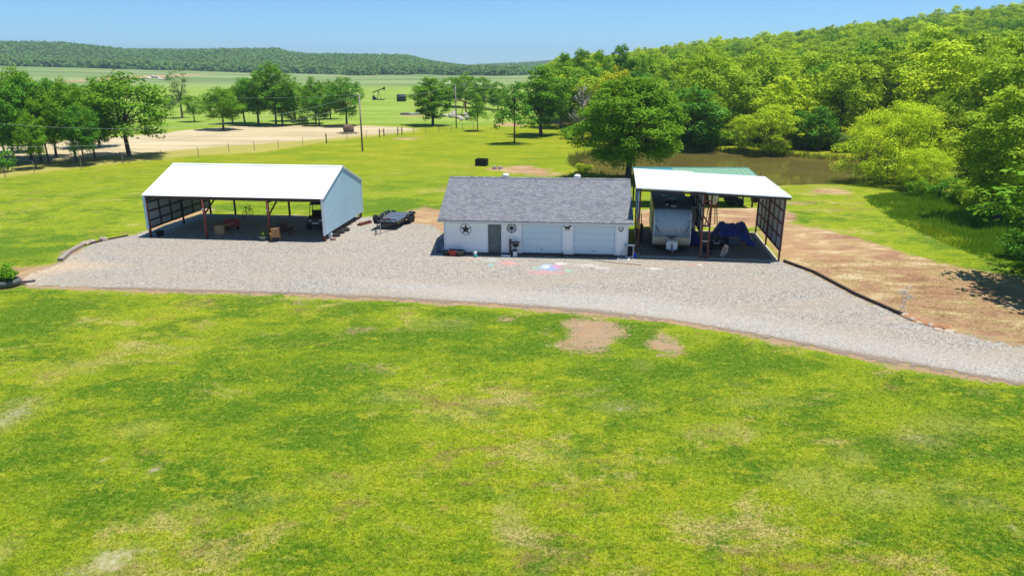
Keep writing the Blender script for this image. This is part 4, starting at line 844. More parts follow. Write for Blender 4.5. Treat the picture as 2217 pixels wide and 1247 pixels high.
# blue tarps
x, y, _ = cp_at(1604, 532); o = drape('blue_tarp', M['blue_tarp'], 2.5, 2.3, 1.35, 7, bumps=((-.6, .2, .8), (.1, .1, .66), (.7, .3, .8)), flare=.3); o.location = (x - .25, y + 1.6, .085); o.rotation_euler = (0, 0, R(-10)); tag(o, 'big blue tarp draped over a heap in the right carport bay', 'tarp')
x, y, _ = cp_at(1503, 533); o = drape('blue_tarp', plain('dark_blue_tarp', (.01, .02, .14), .5), 1.3, 1.6, 1.2, 9, bumps=((0, 0, .9),)); o.location = (x - .15, y + .9, .085); tag(o, 'dark blue covered heap between the camper and the middle posts', 'tarp')
def quad():
    x, y, _ = cp_at(1557, 541); t = thing('quad_bike', 'black quad bike in the shade left of the blue tarp', 'quad bike', (x, y + .6, .08), R(-20))
    for s_ in (-.42, .42):
        for yy in (-.55, .6): wheel(t, (s_, yy, .28), .28, .24, 'x', M['tyre'], M['black_metal'])
    MB().prism([(-.7, .42), (-.75, .72), (-.3, .86), (-.05, .66), (.55, .68), (.85, .75), (.8, .45), (.3, .3), (-.3, .3)], TX(-.2, 0, 0) @ YZ, .4).build('body', M['black_metal'], t, bev=.03)
    MB().box(-.16, -.05, .70, .16, .55, .80).build('seat', M['black'], t, bev=.03)
    MB().box(-.55, -.85, .60, .55, -.3, .64).box(-.55, .35, .60, .55, .9, .64).build('fender', M['black'], t, bev=.02)
    b = MB(); b.bar((-.4, -.95, .75), (.4, -.95, .75), .03).bar((-.4, -.4, .75), (.4, -.4, .75), .03)
    for s_ in (-.4, -.13, .13, .4): b.bar((s_, -.95, .75), (s_, -.4, .75), .025)
    b.build('rack', M['black_metal'], t); MB().bar((-.38, -.22, 1.05), (.38, -.22, 1.05), .035).bar((0, -.22, 1.05), (0, -.32, .8), .05).build('handlebar', M['black_metal'], t)
    for s_ in (-.2, .2): MB().box(s_ - .07, -.77, .62, s_ + .07, -.752, .72).build('headlight', M['galv'], t)
    MB().box(-.2, -.78, .48, .2, -.755, .53).build('bumper_plate', M['white'], t)
quad()
x, y, _ = cp_at(1590, 533); t = thing('grey_bin', 'grey storage bin with lid beneath the blue tarp', 'bin', (x, y + .3, .08), R(-8)); MB().box(-.42, -.3, 0, .42, .3, .55).build('bin', plain('slate_bin', (.07, .10, .12), .6), t, bev=.02); MB().box(-.46, -.34, .55, .46, .34, .60).build('lid', plain('lid_grey', (.13, .13, .16), .6), t)
x, y, _ = cp_at(1607, 533); t = thing('cardboard_box', 'low brown box on the floor right of the grey bin', 'box', (x, y + .3, .08), R(-8)); MB().box(-.3, -.2, 0, .3, .2, .26).build('carton', plain('cardboard', (.18, .13, .09), .9), t); MB().box(-.3, -.2, .262, .0, .22, .27).build('flap', plain('cardboard_top', (.22, .16, .11), .9), t)
x, y, _ = cp_at(1560, 556); t = thing('leaning_board', 'narrow pinkish board with dark lettering leaning on the quad bike', 'board', (x + .1, y, .08), R(-14))
mm = RX(14) @ RY(10); P = [(-.20, 0), (.16, .04), (.26, .5), (.20, .86), (-.02, .98), (-.12, .6)]
MB().prism(P, mm @ XZ, .03).build('board', plain('pink_white_board', (.42, .34, .31), .6), t)
MB().prism([(-.26, -.02), (-.20, 0), (-.12, .6), (-.02, .98), (-.08, .98), (-.2, .6)], mm @ XZ, .04).build('edge', plain('maroon_edge', (.08, .03, .03), .6), t)
b = MB()
for z0, kind in ((.62, 'U'), (.40, 'F'), (.14, 'J')):
    q = lambda a, c, d, e: b.prism([(a, z0 + c), (d, z0 + c), (d, z0 + e), (a, z0 + e)], mm @ TX(0, -.006, 0) @ XZ, .006)
    q(-.03, 0, .16, .03)
    q(.13, .03, .16, .15) if kind != 'F' else q(.05, .03, .08, .15)
    if kind == 'U': q(-.03, .03, .0, .15)
    if kind == 'F': q(-.03, .12, .049, .15)
b.build('lettering', M['black'], t)
x, y, _ = cp_at(1544, 552); t = thing('shop_vacuum', 'small dark machine with a hose by the middle posts', 'machine', (x - .35, y + .7, .08)); MB().lathe([(.18, .08), (.2, .35), (.12, .45)], 14).build('drum', M['black'], t, True); MB().tube([(.1, -.1, .4), (.3, -.25, .3), (.35, -.4, .04), (.1, -.5, .03)], .03, 6).build('hose', M['black'], t); MB().box(-.16, -.16, .02, .16, .16, .08).build('base', M['black'], t)
x, y, _ = cp_at(1395, 520); t = thing('ladder_stack', 'dark ladder and boards stored left of the camper', 'ladder', world(CP, .45, 3.2, .08), CP[1])
b = MB(); b.bar((0, 0, 0), (-.1, 0, 2.2), .05).bar((0, .5, 0), (-.1, .5, 2.2), .05)
for i in range(7): b.bar((-.014 * i, 0, .25 + .3 * i), (-.014 * i, .5, .25 + .3 * i), .03)
b.build('ladder', M['wood_dark'], t); MB().box(-.1, .7, 0, .12, 1.7, 1.2).build('boards', M['wood_dark'], t)
# white drum on a stand behind
x, y, _ = AtY(1543, 450, 57.6); t = thing('game_feeder', 'white barrel on a tall red brown steel stand behind the carport', 'barrel', (x, y, 0))
MB().lathe([(.22, 1.75), (.34, 1.95), (.42, 2.72), (.44, 2.74), (.40, 2.80), (.02, 2.86)], 20).build('barrel', plain('white_barrel', (.62, .66, .70), .5), t, True)
b = MB()
for k in range(4): a = R(45 + 90 * k); b.bar((.55 * math.cos(a), .55 * math.sin(a), 0), (.30 * math.cos(a), .30 * math.sin(a), 1.95), .06)
b.bar((-.4, -.4, 1.0), (.4, -.4, 1.0), .04).bar((-.36, -.33, 1.62), (.36, -.33, 1.62), .06); b.build('stand', M['steel_red'], t)
# ------------------------------------------------------------------ green roofed lean-to with tractor
def green_shed():
    t = thing('tractor_shed', 'low open shelter with a green and teal metal roof behind the carport', 'shed', (11.35, 65.4, 0), R(-1.5))
    W_ = 10.85; z0, z1 = 2.80, 3.14; d = 3.4; an = math.atan2(z1 - z0, d); L = math.hypot(d, z1 - z0)
    for a, c, mt in ((0, 3.7, plain('teal_metal', (.04, .23, .25), .4, .5)), (3.7, W_, plain('green_metal', (.19, .35, .21), .4, .5))):
        b = MB(); ribs_sheet(b, 0, c - a, L, 0, .45); o = b.build('roof', mt, t); o.location = (a, 0, z0); o.rotation_euler = (an, 0, 0)
    MB().bar((0, d + .02, z1 + .04), (W_, d + .02, z1 + .04), .12, .06).bar((W_ + .02, 0, z0 + .02), (W_ + .02, d, z1 + .02), .06, .08).build('trim', plain('teal_trim', (.10, .38, .36), .5), t)
    for u in (.2, 3.8, 7.5, W_ - .2):
        for v in (.2, d - .2): MB().box(u - .07, v - .07, 0, u + .07, v + .07, z0 - .01 + .1 * v).build('post', M['wood_dark'], t)
green_shed()
def tractor():
    x, y, _ = G(1560, 443); t = thing('tractor', 'dark green tractor with yellow wheel hubs parked beyond the carport', 'tractor', (x, y + .6, 0), R(72)); gm = plain('tractor_green', (.02, .075, .02), .4, .5); ym = plain('hub_yellow', (.55, .42, .03), .5)
    for s_ in (-.72, .72):
        wheel(t, (s_, .8, .72), .72, .38, 'x', M['tyre'], ym, .55); wheel(t, (s_ * .9, -1.15, .42), .42, .24, 'x', M['tyre'], ym, .5)
    MB().prism([(-1.7, .6), (-1.7, 1.25), (-.2, 1.4), (-.1, .95), (.9, .95), (1.2, .8), (1.0, .55)], TX(-.34, 0, 0) @ YZ, .68).build('hood', gm, t, bev=.04)
    for s_ in (-1, 1): MB().prism([(.2, .9), (.3, 1.4), (.8, 1.55), (1.3, 1.4), (1.3, 1.34), (.8, 1.48), (.35, 1.35), (.27, .9)], TX(s_ * .66 - .2, 0, 0) @ YZ, .4).build('fender', gm, t)
    MB().box(-.25, .55, 1.0, .25, 1.0, 1.1).box(-.25, .95, 1.1, .25, 1.03, 1.5).build('seat', ym, t); MB().tube([(0, -.1, 1.2), (0, .15, 1.45)], .025).lathe([(.17, 0), (.19, .02), (.17, .04)], 12, (0, .17, 1.45)).build('steering_wheel', M['black'], t)
    MB().tube([(-.1, -1.1, 1.3), (-.1, -1.1, 1.95)], .035).build('exhaust', M['black_metal'], t); b = MB()
    for s_ in (-.4, .4): b.bar((s_, 1.15, .9), (s_, 1.15, 2.2), .06)
    b.bar((-.4, 1.15, 2.2), (.4, 1.15, 2.2), .06); b.build('roll_bar', M['black_metal'], t)
    x, y, _ = G(1608, 446); t = thing('mower_implement', 'pull behind mower with long boom and small tail wheel right of tractor', 'farm implement', (x, y + .6, 0), R(-4)); 
    MB().box(-1.5, -.6, .3, .1, .6, .55).build('deck', plain('dark_green_deck', (.015, .04, .02)), t, bev=.05); MB().bar((-1.4, 0, 1.0), (1.0, 0, 1.35), .1).bar((1.0, 0, 1.35), (1.25, 0, .7), .08).bar((-.6, 0, .5), (-.6, 0, 1.1), .1).bar((.9, 0, 1.3), (.9, 0, .35), .07).build('boom', M['black_metal'], t); wheel(t, (1.3, 0, .45), .28, .16, 'y', M['tyre'], M['black_metal'])
    wheel(t, (-.2, -.7, .3), .3, .18, 'y', M['tyre'], M['black_metal'])
tractor()
# ------------------------------------------------------------------ edging, stones, planter on the left, horseshoe cross
def timber(name, label, pts, w, h, mat):
    t = thing(name, label, 'edging', (*G(*pts[0])[:2], 0)); o = G(*pts[0]); b = MB()
    for i in range(len(pts) - 1):
        p, q = G(*pts[i]), G(*pts[i + 1]); b.bar((p[0] - o[0], p[1] - o[1], h / 2), (q[0] - o[0], q[1] - o[1], h / 2), w, h)
    b.build('sleepers', mat, t); return t
timber('landscape_timber', 'long black timber edging between gravel and bare dirt at right', [(1697, 567), (1762, 591), (1852, 639), (1952, 683)], .14, .16, M['wood_dark'])
timber('landscape_timber', 'weathered grey timber kerb at the left end of the gravel', [(131, 566), (150, 549), (181, 532)], .34, .2, M['wood_grey'])
timber('landscape_timber', 'thin dark timber edging left of the open shed', [(182, 533), (228, 521), (277, 512)], .12, .12, M['wood_dark'])
def rock(name, label, p, r, h, seed, mat, group=None):
    rn = np.random.RandomState(seed); b = MB(); n = 10; prof = [(.55, 0), (1, .25), (.9, .7), (.45, 1), (.02, 1.02)]
    for k, (q, z) in enumerate(prof):
        for i in range(n): a = 2 * math.pi * i / n; rr = q * r * (1 + rn.uniform(-.25, .25)); b.v.append((rr * math.cos(a) * 1.2, rr * math.sin(a), z * h))
    for k in range(len(prof) - 1):
        for i in range(n): b.f.append((k * n + i, k * n + (i + 1) % n, (k + 1) * n + (i + 1) % n, (k + 1) * n + i))
    b.f.append(tuple(reversed(range(n)))); b.f.append(tuple((len(prof) - 1) * n + i for i in range(n)))
    o = b.build(name, mat); o.location = (p[0], p[1], H1(p[0], p[1]) - .01); o.rotation_euler = (0, 0, rn.uniform(0, 6)); return tag(o, label, 'rock', group)
for i, (px, py, r, l) in enumerate([(187, 530, .30, 'pale flat rock at the near end of the thin dark timber'), (198, 527, .26, 'pale rock touching the flat rock beside the thin timber'), (224, 521, .28, 'single pale rock halfway along the thin dark timber')]): rock('edge_rock', l, G(px, py), r, .28, i, M['rock'], 'rocks on the left edging')
rn = np.random.RandomState(2); red_rock = plain('red_sandstone', (.34, .17, .085), .9, .2, 0, .35, 4)
for i in range(16):
    f = i / 15; px = 1957 + 95 * f + rn.uniform(-3, 3); py = 687 + 30 * f ** .9 + rn.uniform(-5, 3)
    rock('border_stone', 'flat reddish stone in the broken row past the horseshoe cross', G(px, py), rn.uniform(.14, .34), rn.uniform(.08, .18), 20 + i, red_rock if i % 3 else M['rock'], 'reddish stones edging the drive')
cx_, cy_, _ = G(1951, 679); t = thing('horseshoe_cross', 'white cross made of welded horseshoes at the drive edge', 'garden ornament', (cx_, cy_, 0), R(-20)); b = MB()
def hs(b, x, z, a, r=.10):
    for_ = [(x + r * math.sin(R(q) + a), .0, z - r * math.cos(R(q) + a) * 1.15) for q in range(-145, 146, 29)]; b.tube(for_, .017, 5)
pos = [(0, .08), (.03, .27), (-.03, .46), (.02, .65), (.05, .85), (.03, 1.03), (.06, 1.22), (.16, 1.42), (-.22, 1.24), (-.08, 1.14), (.22, .98), (.34, .92)]
for i, (x, z) in enumerate(pos):
    q = MB(); hs(q, x, z, (i % 3 - 1) * .5 + (math.pi if i % 2 else 0)); q.build('horseshoe', M['white'], t, True)
x, y, _ = G(14, 619); t = thing('tyre_planter', 'leafy green bush in a dark round tub at the left frame edge', 'planter', (x, y, .01)); MB().lathe([(.62, 0), (.78, .08), (.80, .3), (.74, .38), (.55, .38), (.5, .26), (.01, .26)], 24).build('tub', plain('grey_green_tub', (.09, .10, .09), .7), t, True)
leafy('foliage', LF['mid'], 2600, .78, .62, .12, 6, (0, 0, .62), t)
x0, y0, _ = G(30, 613, .1); x1, y1, _ = G(76, 606, .1); t = thing('dark_plank', 'wide dark plank jutting out right of the leafy tub', 'plank', (x0, y0, .05)); MB().bar((-.5, -.1, .0), (x1 - x0, y1 - y0, 0), .34, .06).build('board', plain('plum_plank', (.06, .045, .055), .7), t)
x, y, _ = G(42, 617); t = thing('driftwood', 'short crooked branch lying beside the leafy tub', 'branch', (x, y, .03)); MB().tube([(-.4, 0, .0), (-.1, .08, .08), (.15, -.02, .03), (.45, -.05, .0)], [.05, .06, .04, .02], 6).tube([(-.1, .08, .08), (.05, .2, .12)], [.04, .02], 5).build('wood', rusty('brown_wood', (.14, .09, .06), (.22, .16, .1)), t)
# ------------------------------------------------------------------ back yard things
x, y, _ = G(1043, 359); t = thing('black_crate', 'black open topped burn bin alone on the lawn behind the garage', 'bin', (x, y, 0), R(-15)); MB().box(-.75, -.5, 0, .75, -.44, .85).box(-.75, .44, 0, .75, .5, .85).box(-.75, -.44, 0, -.69, .44, .85).box(.69, -.44, 0, .75, .44, .85).box(-.69, -.44, .0, .69, .44, .06).build('bin', M['black'], t); MB().box(-.78, -.53, .851, .78, -.43, .90).box(-.78, .43, .851, .78, .53, .90).build('rim', M['black_metal'], t)
for i, (px, py) in enumerate([(1071, 367.5), (1084, 367.5)]):
    x, y, _ = G(px, py); t = thing('concrete_block', ['left hand pale concrete block behind the garage ridge', 'right hand pale concrete block behind the garage ridge'][i], 'block', (x, y, 0), R(10 + 30 * i), 'pale blocks on the lawn'); MB().box(-.26, -.18, 0, .26, .18, .22).box(-.2, -.16, .222, .24, .16, .42).build('block', M['rock_pale'], t)
x, y, _ = G(755, 289); t = thing('hay_bale', 'big round brown hay bale near the utility pole', 'hay bale', (x, y, 0), R(35)); MB().lathe([(.1, -.75), (.78, -.75), (.86, -.6), (.88, .6), (.8, .75), (.1, .75)], 24, (0, 0, .8), RX(90)).build('bale', plain('old_hay', (.20, .14, .11), .95, .1, 0, .5, 6, .6), t, True); rn = np.random.RandomState(8); leafy('loose_hay', plain('grey_hay', (.30, .25, .18), .95), 500, 1.9, .28, .3, 9, (-.3, -.2, 0), t)
# utility poles
def upole(px, py, h, label, cross=False):
    x, y, _ = G(px, py); t = thing('utility_pole', label, 'utility pole', (x, y, 0), 0, 'utility poles'); MB().tube([(0, 0, -.1), (0, 0, h)], [.15, .10], 10).build('shaft', rusty('pole_wood', (.26, .22, .18), (.36, .31, .26), .9), t, True)
    if cross: MB().box(-.9, -.16, h - .25, .9, -.09, h - .15).build('crossarm', M['wood_grey'], t); MB().lathe([(.16, 0), (.16, .6), (.05, .64)], 12, (-.28, -.1, h - 1.3)).build('transformer', M['galv'], t)
    for zz in (h, h - 1.35): MB().lathe([(.05, 0), (.06, .08), (.02, .12)], 8, (0, -.16, zz - .1)).build('insulator', M['white'], t)
    return (x, y, h)
p1 = upole(785, 328, 8.35, 'nearer plain wooden utility pole standing on the lawn'); p2 = upole(988, 278, 8.7, 'farther wooden utility pole with crossarm beside the dark tree', True)
def wire(label, a, b, sag, r=.013):
    n = 24; t = MB(); a = Vector(a); b = Vector(b); t.tube([tuple((b - a) * (i / n) + Vector((0, 0, -sag * 4 * (i / n) * (1 - i / n)))) for i in range(n + 1)], r, 5); o = t.build('overhead_wire', plain('wire_aluminium', (.42, .46, .44), .5), None); o.location = a; return tag(o, label, 'wire', 'overhead wires')
l0 = AtY(-260, 236, 76); wire('overhead wire sagging from nearer pole top across the left grove', (p1[0], p1[1], p1[2] - .1), l0, 3.3)
l1 = AtY(-260, 308, 76); wire('lowest overhead wire running from nearer pole past the left grove trunks', (p1[0], p1[1], p1[2] - 1.4), l1, 2.6)
wire('nearly level overhead wire running left from the nearer pole', (p1[0], p1[1], p1[2]), AtY(400, 204, 172), .7)
for k, (dx, lab) in enumerate(((-.8, 'left crossarm overhead wire heading right from the farther pole'), (.8, 'right crossarm overhead wire heading right from the farther pole'))): wire(lab, (p2[0] + dx, p2[1] - .1, p2[2] - .1), AtY(1150, 186 + 3 * k, 170), .5)
wire('overhead wire between the nearer pole and the farther pole', (p1[0], p1[1], p1[2] - .2), (p2[0] - .8, p2[1], p2[2] - .2), .9, .015)
# fence posts with wires, gate
def fpost(px, py, h, r, lab, mat): 
    x, y, _ = G(px, py); b = MB().tube([(0, 0, 0), (0, 0, h)], r, 6); o = b.build('fence_post', mat); o.location = (x, y, 0); tag(o, lab, 'fence post', 'field fence posts'); return (x, y)
fp = [(-60, 397), (12, 385), (75, 374), (177, 368), (267, 356), (350, 348), (430, 339), (496, 331), (551, 326), (603, 322), (656, 316), (707, 311), (752, 305), (794, 300)]
pts = []
for i, (px, py) in enumerate(fp):
    thick = i == 11; pts.append(fpost(px, py, 1.35 if not thick else 1.6, .045 if not thick else .11, 'thick wooden post among the thin wire fence posts' if thick else 'thin steel fence post in the long wire fence crossing the field', M['wood_dark'] if thick else M['wood_grey']))
for i in range(2): pass
o0 = pts[0]; b = MB()
for z in (.45, .8, 1.15): b.tube([(q[0] - o0[0], q[1] - o0[1], z) for q in pts + [G(823, 296)[:2]]], .008, 4)
o = b.build('fence_wire', M['wood_grey']); o.location = (*o0, 0); tag(o, 'three strand fence wire running up to the brown gate posts', 'fence wire')
pts = []
for px, py in [(896, 290), (922, 288), (951, 286), (978, 284), (1001, 282), (1025, 281)]: pts.append(fpost(px, py, 1.3, .045, 'thin fence post in the short run right of the gate', M['wood_grey']))
o0 = pts[0]; b = MB()
for z in (.45, .8, 1.15): b.tube([(q[0] - o0[0], q[1] - o0[1], z) for q in [G(871, 292)[:2]] + pts], .008, 4)
o = b.build('fence_wire', M['wood_grey']); o.location = (*o0, 0); tag(o, 'fence wire on the short run right of the gate', 'fence wire')
x, y, _ = G(822, 297); x2, y2, _ = G(870.5, 292.5); t = thing('field_gate', 'pipe gate hung between two pairs of brown brace posts', 'gate', (x, y, 0), math.atan2(y2 - y, x2 - x)); Lg = math.hypot(x2 - x, y2 - y)
for u in (0, Lg * .19, Lg * .81, Lg): MB().tube([(u, 0, 0), (u, 0, 1.45)], .09, 8).build('gate_post', M['wood_dark'], t)
MB().bar((0, 0, .95), (Lg * .19, 0, .95), .09).bar((Lg * .81, 0, .95), (Lg, 0, .95), .09).build('brace_rail', M['wood_dark'], t)
b = MB(); a_, c_ = Lg * .21, Lg * .79
for z in (.2, .5, .8, 1.15): b.bar((a_, 0, z), (c_, 0, z), .035)
for k in range(5): b.bar((a_ + (c_ - a_) * k / 4, 0, .2), (a_ + (c_ - a_) * k / 4, 0, 1.15), .035)
b.build('gate_panel', M['galv'], t)
# oil pumpjack, tank, wreck of timbers
def pumpjack(px, py, s, label, rz, mat, grp='pumpjacks', lift=0.0):
    x, y, _ = G(px, py); t = thing('pumpjack', label, 'pumpjack', (x, y, 0), rz, grp); t.scale = (s, s, s)
    MB().box(-2.6, -.6, 0, 2.4, .6, .4).build('base', M['wood_dark'], t)
    MB().bar((-.6, -.6, .4), (.1, 0, 3.6), .16).bar((-.6, .6, .4), (.1, 0, 3.6), .16).bar((.9, 0, .4), (.1, 0, 3.6), .16).build('samson_post', mat, t)
    MB().bar((-2.3, 0, 2.9), (2.2, 0, 4.5), .25, .4).build('walking_beam', mat, t)
    MB().prism([(2.0, 4.0), (2.35, 3.7), (2.75, 4.3), (2.7, 5.0), (2.3, 5.2), (2.1, 4.8)], TX(0, .2, 0) @ XZ, -.4 if False else .4).build('horse_head', M['black_metal'], t)
    MB().tube([(2.62, .4, 3.9), (2.62, .4, .1)], .04, 6).build('polished_rod', M['steel'], t)
    MB().bar((-2.2, 0, 2.9), (-1.9, 0, 1.2), .1).box(-2.5, -.5, .9, -1.4, .5, 1.7).build('counterweight', mat, t); MB().box(-2.4, -.5, .4, -.9, .5, 1.1).build('engine', M['black_metal'], t)
pumpjack(820, 217, .92, 'small distant oil pumpjack nodding in the pale meadow', R(10), M['black_metal'])
pumpjack(1006, 252, .95, 'rusty derelict pumpjack half hidden behind the young tree', R(170), rusty('rust_red', (.20, .08, .05), (.30, .18, .13)))
x, y, _ = G(869.5, 220); t = thing('storage_tank', 'dark blue round storage tank in the pale meadow', 'tank', (x, y, 0)); b = MB(); b.lathe([(1.7, 0), (1.7, 2.35), (1.55, 2.4), (.02, 2.5)], 28); b.build('shell', plain('navy_tank', (.012, .03, .055), .5), t, True); MB().lathe([(1.74, .8), (1.74, .86), (1.72, .87)], 28).lathe([(1.74, 1.6), (1.74, 1.66), (1.72, 1.67)], 28).build('hoop', M['black_metal'], t)
x, y, _ = G(888, 249); t = thing('pallet_row', 'low row of grey and brown platforms left of the dark tree', 'platform', (x, y, 0), R(-3)); MB().box(-2.4, -1, 0, -.2, 1, .55).build('brown_platform', M['wood_grey'], t); MB().box(-.15, -1.1, 0, 2.6, 1, .4).build('grey_platform', M['galv'], t)
rn = np.random.RandomState(12)
for i in range(9): rock('rubble_rock', 'pale broken rock in the rubble around the derelict pumpjack', G(968 + 46 * rn.rand() - (i % 2) * 4, 262 - 10 * rn.rand()), rn.uniform(.4, .9), rn.uniform(.6, 1.5), 60 + i, M['rock_pale'], 'rubble by the derelict pumpjack')
x, y, _ = G(1190, 268); t = thing('fallen_log', 'bleached log lying on the grass behind the tall shade tree', 'log', (x, y, 0), R(3)); MB().tube([(-2.5, 0, .15), (0, .1, .2), (3, 0, .15)], [.2, .18, .1], 8).tube([(.5, .1, .2), (1.5, .8, .5)], [.08, .04], 6).build('trunk', M['bark_dead'], t)
for i in range(8): rock('outcrop_boulder', 'pale boulder in the far pasture outcrop behind the left grove', (lambda p: (p[0], p[1]))(G(305 + 9 * i + rn.uniform(-3, 3), 178 + rn.uniform(-2, 2), 0)), rn.uniform(1.2, 2.6), rn.uniform(1.2, 2.4), 90 + i, M['rock_pale'], 'far pasture boulders')
# ------------------------------------------------------------------ trees
class Tree:
    """one tree shape: clump centres, leaf cloud and limbs; built once, copied with shared meshes"""
    def __init__(s, name, H, Rr, base, ncl, per, leaf, seed, mat, shape='dome', rc=.26, trunk=.22, bark='bark', up=.85, lean=0.0, limbs=14, flat=.72, multi=1, fill=.55, jit=.42):
        s.H, s.R, s.name, s.mat0 = H, Rr, name, mat; rn = np.random.RandomState(seed); s.rn = rn
        ph = rn.uniform(0, 6, 6); C = []; RC = []; tries = 0
        while len(C) < ncl and tries < ncl * 60:
            tries += 1
            h = rn.uniform(0, 1) ** .85; a = rn.uniform(0, 2 * math.pi)
            if shape == 'dome': pr = (1 - max(0, (h - .35) / .65) ** 2.2) ** .5 * (.72 + .28 * min(1, h / .3))
            elif shape == 'cone': pr = (1 - h) ** .75 * .95 + .12
            elif shape == 'vase': pr = (.45 + .75 * h) * (1 - max(0, (h - .6) / .4) ** 2) ** .5
            elif shape == 'round': pr = math.sqrt(max(0, 1 - (2 * h - 1) ** 2)) * .92 + .08
            elif shape == 'column': pr = .9 * math.sqrt(max(0.02, 1 - (2 * h - 1) ** 4))
            elif shape == 'droop': pr = (1 - max(0, (h - .5) / .5) ** 2) ** .5 * (.85 + .15 * (1 - h))
            env = 1 + .16 * math.sin(2 * a + ph[0]) + .13 * math.sin(3 * a + ph[1] + 5 * h) + .10 * math.sin(5 * a + ph[2] - 9 * h)
            f = 1 - (1 - fill) * rn.rand() ** 1.6 if rn.rand() < .8 else rn.rand()
            r = Rr * pr * env * f * .86; z = base + (H - base) * (h * .94 + .02) + (.05 * (H - base)) * math.sin(3 * a + ph[3])
            p = (r * math.cos(a) + lean * h, r * math.sin(a), z); q = rc * Rr * rn.uniform(.55, 1.25) * (1.0 if h < .85 else .75)
            if any((p[0] - c[0]) ** 2 + (p[1] - c[1]) ** 2 + (p[2] - c[2]) ** 2 < (.36 * (q + d)) ** 2 for c, d in zip(C, RC)): continue
            C.append(p); RC.append(q)
        C = np.array(C); RC = np.array(RC); n = len(C)
        idx = np.repeat(np.arange(n), (per * (RC / RC.mean()) ** 2).astype(int)); m = len(idx)
        d = rn.randn(m, 3); d /= np.linalg.norm(d, axis=1)[:, None]; fl = rn.rand(m) < .6; d[:, 2] = np.where(fl, abs(d[:, 2]), d[:, 2])
        lump = 1 + .22 * np.sin(d[:, 0] * 6 + idx) * np.sin(d[:, 1] * 6 + idx * 2) 
        rr = RC[idx] * (rn.rand(m) ** .4) * lump; P = C[idx] + d * rr[:, None] * np.array([1.1, 1.1, flat])
        if shape == 'droop': P[:, 2] -= rn.rand(m) ** 2 * .9 * (np.hypot(P[:, 0], P[:, 1]) / Rr)
        tone = np.clip(rn.rand(n)[idx] * .6 + rn.rand(m) * .4, 0, 1)
        s.crown = leaf_obj('crown', P, d, np.full(m, leaf), LF[mat], rn, None, up=up, jit=jit, tone=tone); s.cmesh = s.crown.data
        # limbs
        b = MB(); zt = base + (H - base) * (.30 if shape != 'cone' else .85)
        for k in range(multi):
            a = 2 * math.pi * k / max(1, multi) + .5; sp = (.0 if multi == 1 else Rr * .28)
            top = Vector((sp * math.cos(a) * 2.0 + lean * .3, sp * math.sin(a) * 2.0, zt)); bs = Vector((sp * .25 * math.cos(a), sp * .25 * math.sin(a), -.15))
            mid = (top + bs) / 2 + Vector((rn.uniform(-.15, .15), rn.uniform(-.15, .15), 0)) * Rr * .15
            b.tube([bs, bs + Vector((0, 0, .35)), mid, top], [trunk * 1.45, trunk, trunk * .82, trunk * .5], 9)
            order = rn.permutation(n)[:limbs // multi + 1]
            for j in order:
                c = Vector(C[j]); s0 = mid.lerp(top, rn.uniform(.2, 1.0)); m1 = s0.lerp(c, .45) + Vector((0, 0, -.03 * (c - s0).length + rn.uniform(0, .2))); r0 = trunk * rn.uniform(.28, .5)
                b.tube([s0, m1, s0.lerp(c, .95)], [r0, r0 * .6, r0 * .2], 6, False)
        s.trunk = b.build('trunk', M[bark], None, True); s.tmesh = s.trunk.data; s.used = False
    def place(s, x, y, z, w, h, rz, label, group=None, name='tree', trunk=True, cat='tree', mat=None):
        t = bpy.data.objects.new(name, None); COL.objects.link(t); t.location = (x, y, z); t.rotation_euler = (0, 0, rz); t.scale = (w / (2 * s.R), w / (2 * s.R), h / s.H)
        tag(t, label, cat, group)
        if not s.used: c, k = s.crown, s.trunk; s.used = True
        else:
            c = s.crown.copy(); COL.objects.link(c); k = None
            if trunk: k = s.trunk.copy(); COL.objects.link(k)
        c.parent = t
        if mat or s.mat0:
            for sl in c.material_slots: sl.link = 'OBJECT'; sl.material = LF[mat or s.mat0]
        if k: k.parent = t
        return t
    def px(s, bx, by, topy, wpx, label, group=None, rz=0.0, base_z=None, Y=None, **kw):
        if Y is None: x, y, z = G(bx, by)
        else: x, y, z = AtY(bx, by, Y)
        z = H1(x, y) if base_z is None else base_z
        top = AtY(bx, topy, y)[2]; d = y * math.cos(PITCH) + (CAMH - (z + top) / 2) * math.sin(PITCH)
        return s.place(x, y, z, wpx * d / FPX, top - z, rz, label, group, **kw)
T = {}
T['elm'] = Tree('elm', 12, 5.2, 3.0, 95, 105, .36, 11, 'mid', 'dome', .24, .26, limbs=20)
T['elm2'] = Tree('elm2', 12, 5.0, 2.6, 90, 105, .36, 12, 'deep', 'round', .25, .26, limbs=18)
T['young'] = Tree('young', 7, 2.6, 2.0, 60, 60, .25, 13, 'mid', 'cone', .30, .11, limbs=12)
T['tall'] = Tree('tall', 15, 5.4, 2.2, 120, 105, .40, 14, 'deep', 'round', .22, .36, limbs=20)
T['thin'] = Tree('thin', 12, 3.0, 2.6, 38, 45, .30, 15, 'pale', 'column', .30, .22, limbs=26)
T['willow'] = Tree('willow', 8, 3.7, .4, 85, 110, .22, 16, 'lime', 'round', .25, .13, limbs=24, multi=3, up=1.0)
T['small'] = Tree('small', 5.5, 2.7, 1.4, 50, 60, .25, 17, 'mid', 'round', .30, .12, limbs=12)
T['o1'] = Tree('o1', 12, 5.2, 2.4, 58, 120, .44, 21, 'oak', 'round', .30, .24, limbs=8, fill=.7, up=.62, jit=.38)
T['o2'] = Tree('o2', 12, 5.0, 2.0, 54, 125, .44, 22, 'oak', 'round', .32, .24, limbs=8, fill=.7, up=.62, jit=.38)
T['o3'] = Tree('o3', 12, 4.6, 1.6, 56, 120, .44, 23, 'mid', 'dome', .31, .24, limbs=8, fill=.7, up=.62, jit=.38)
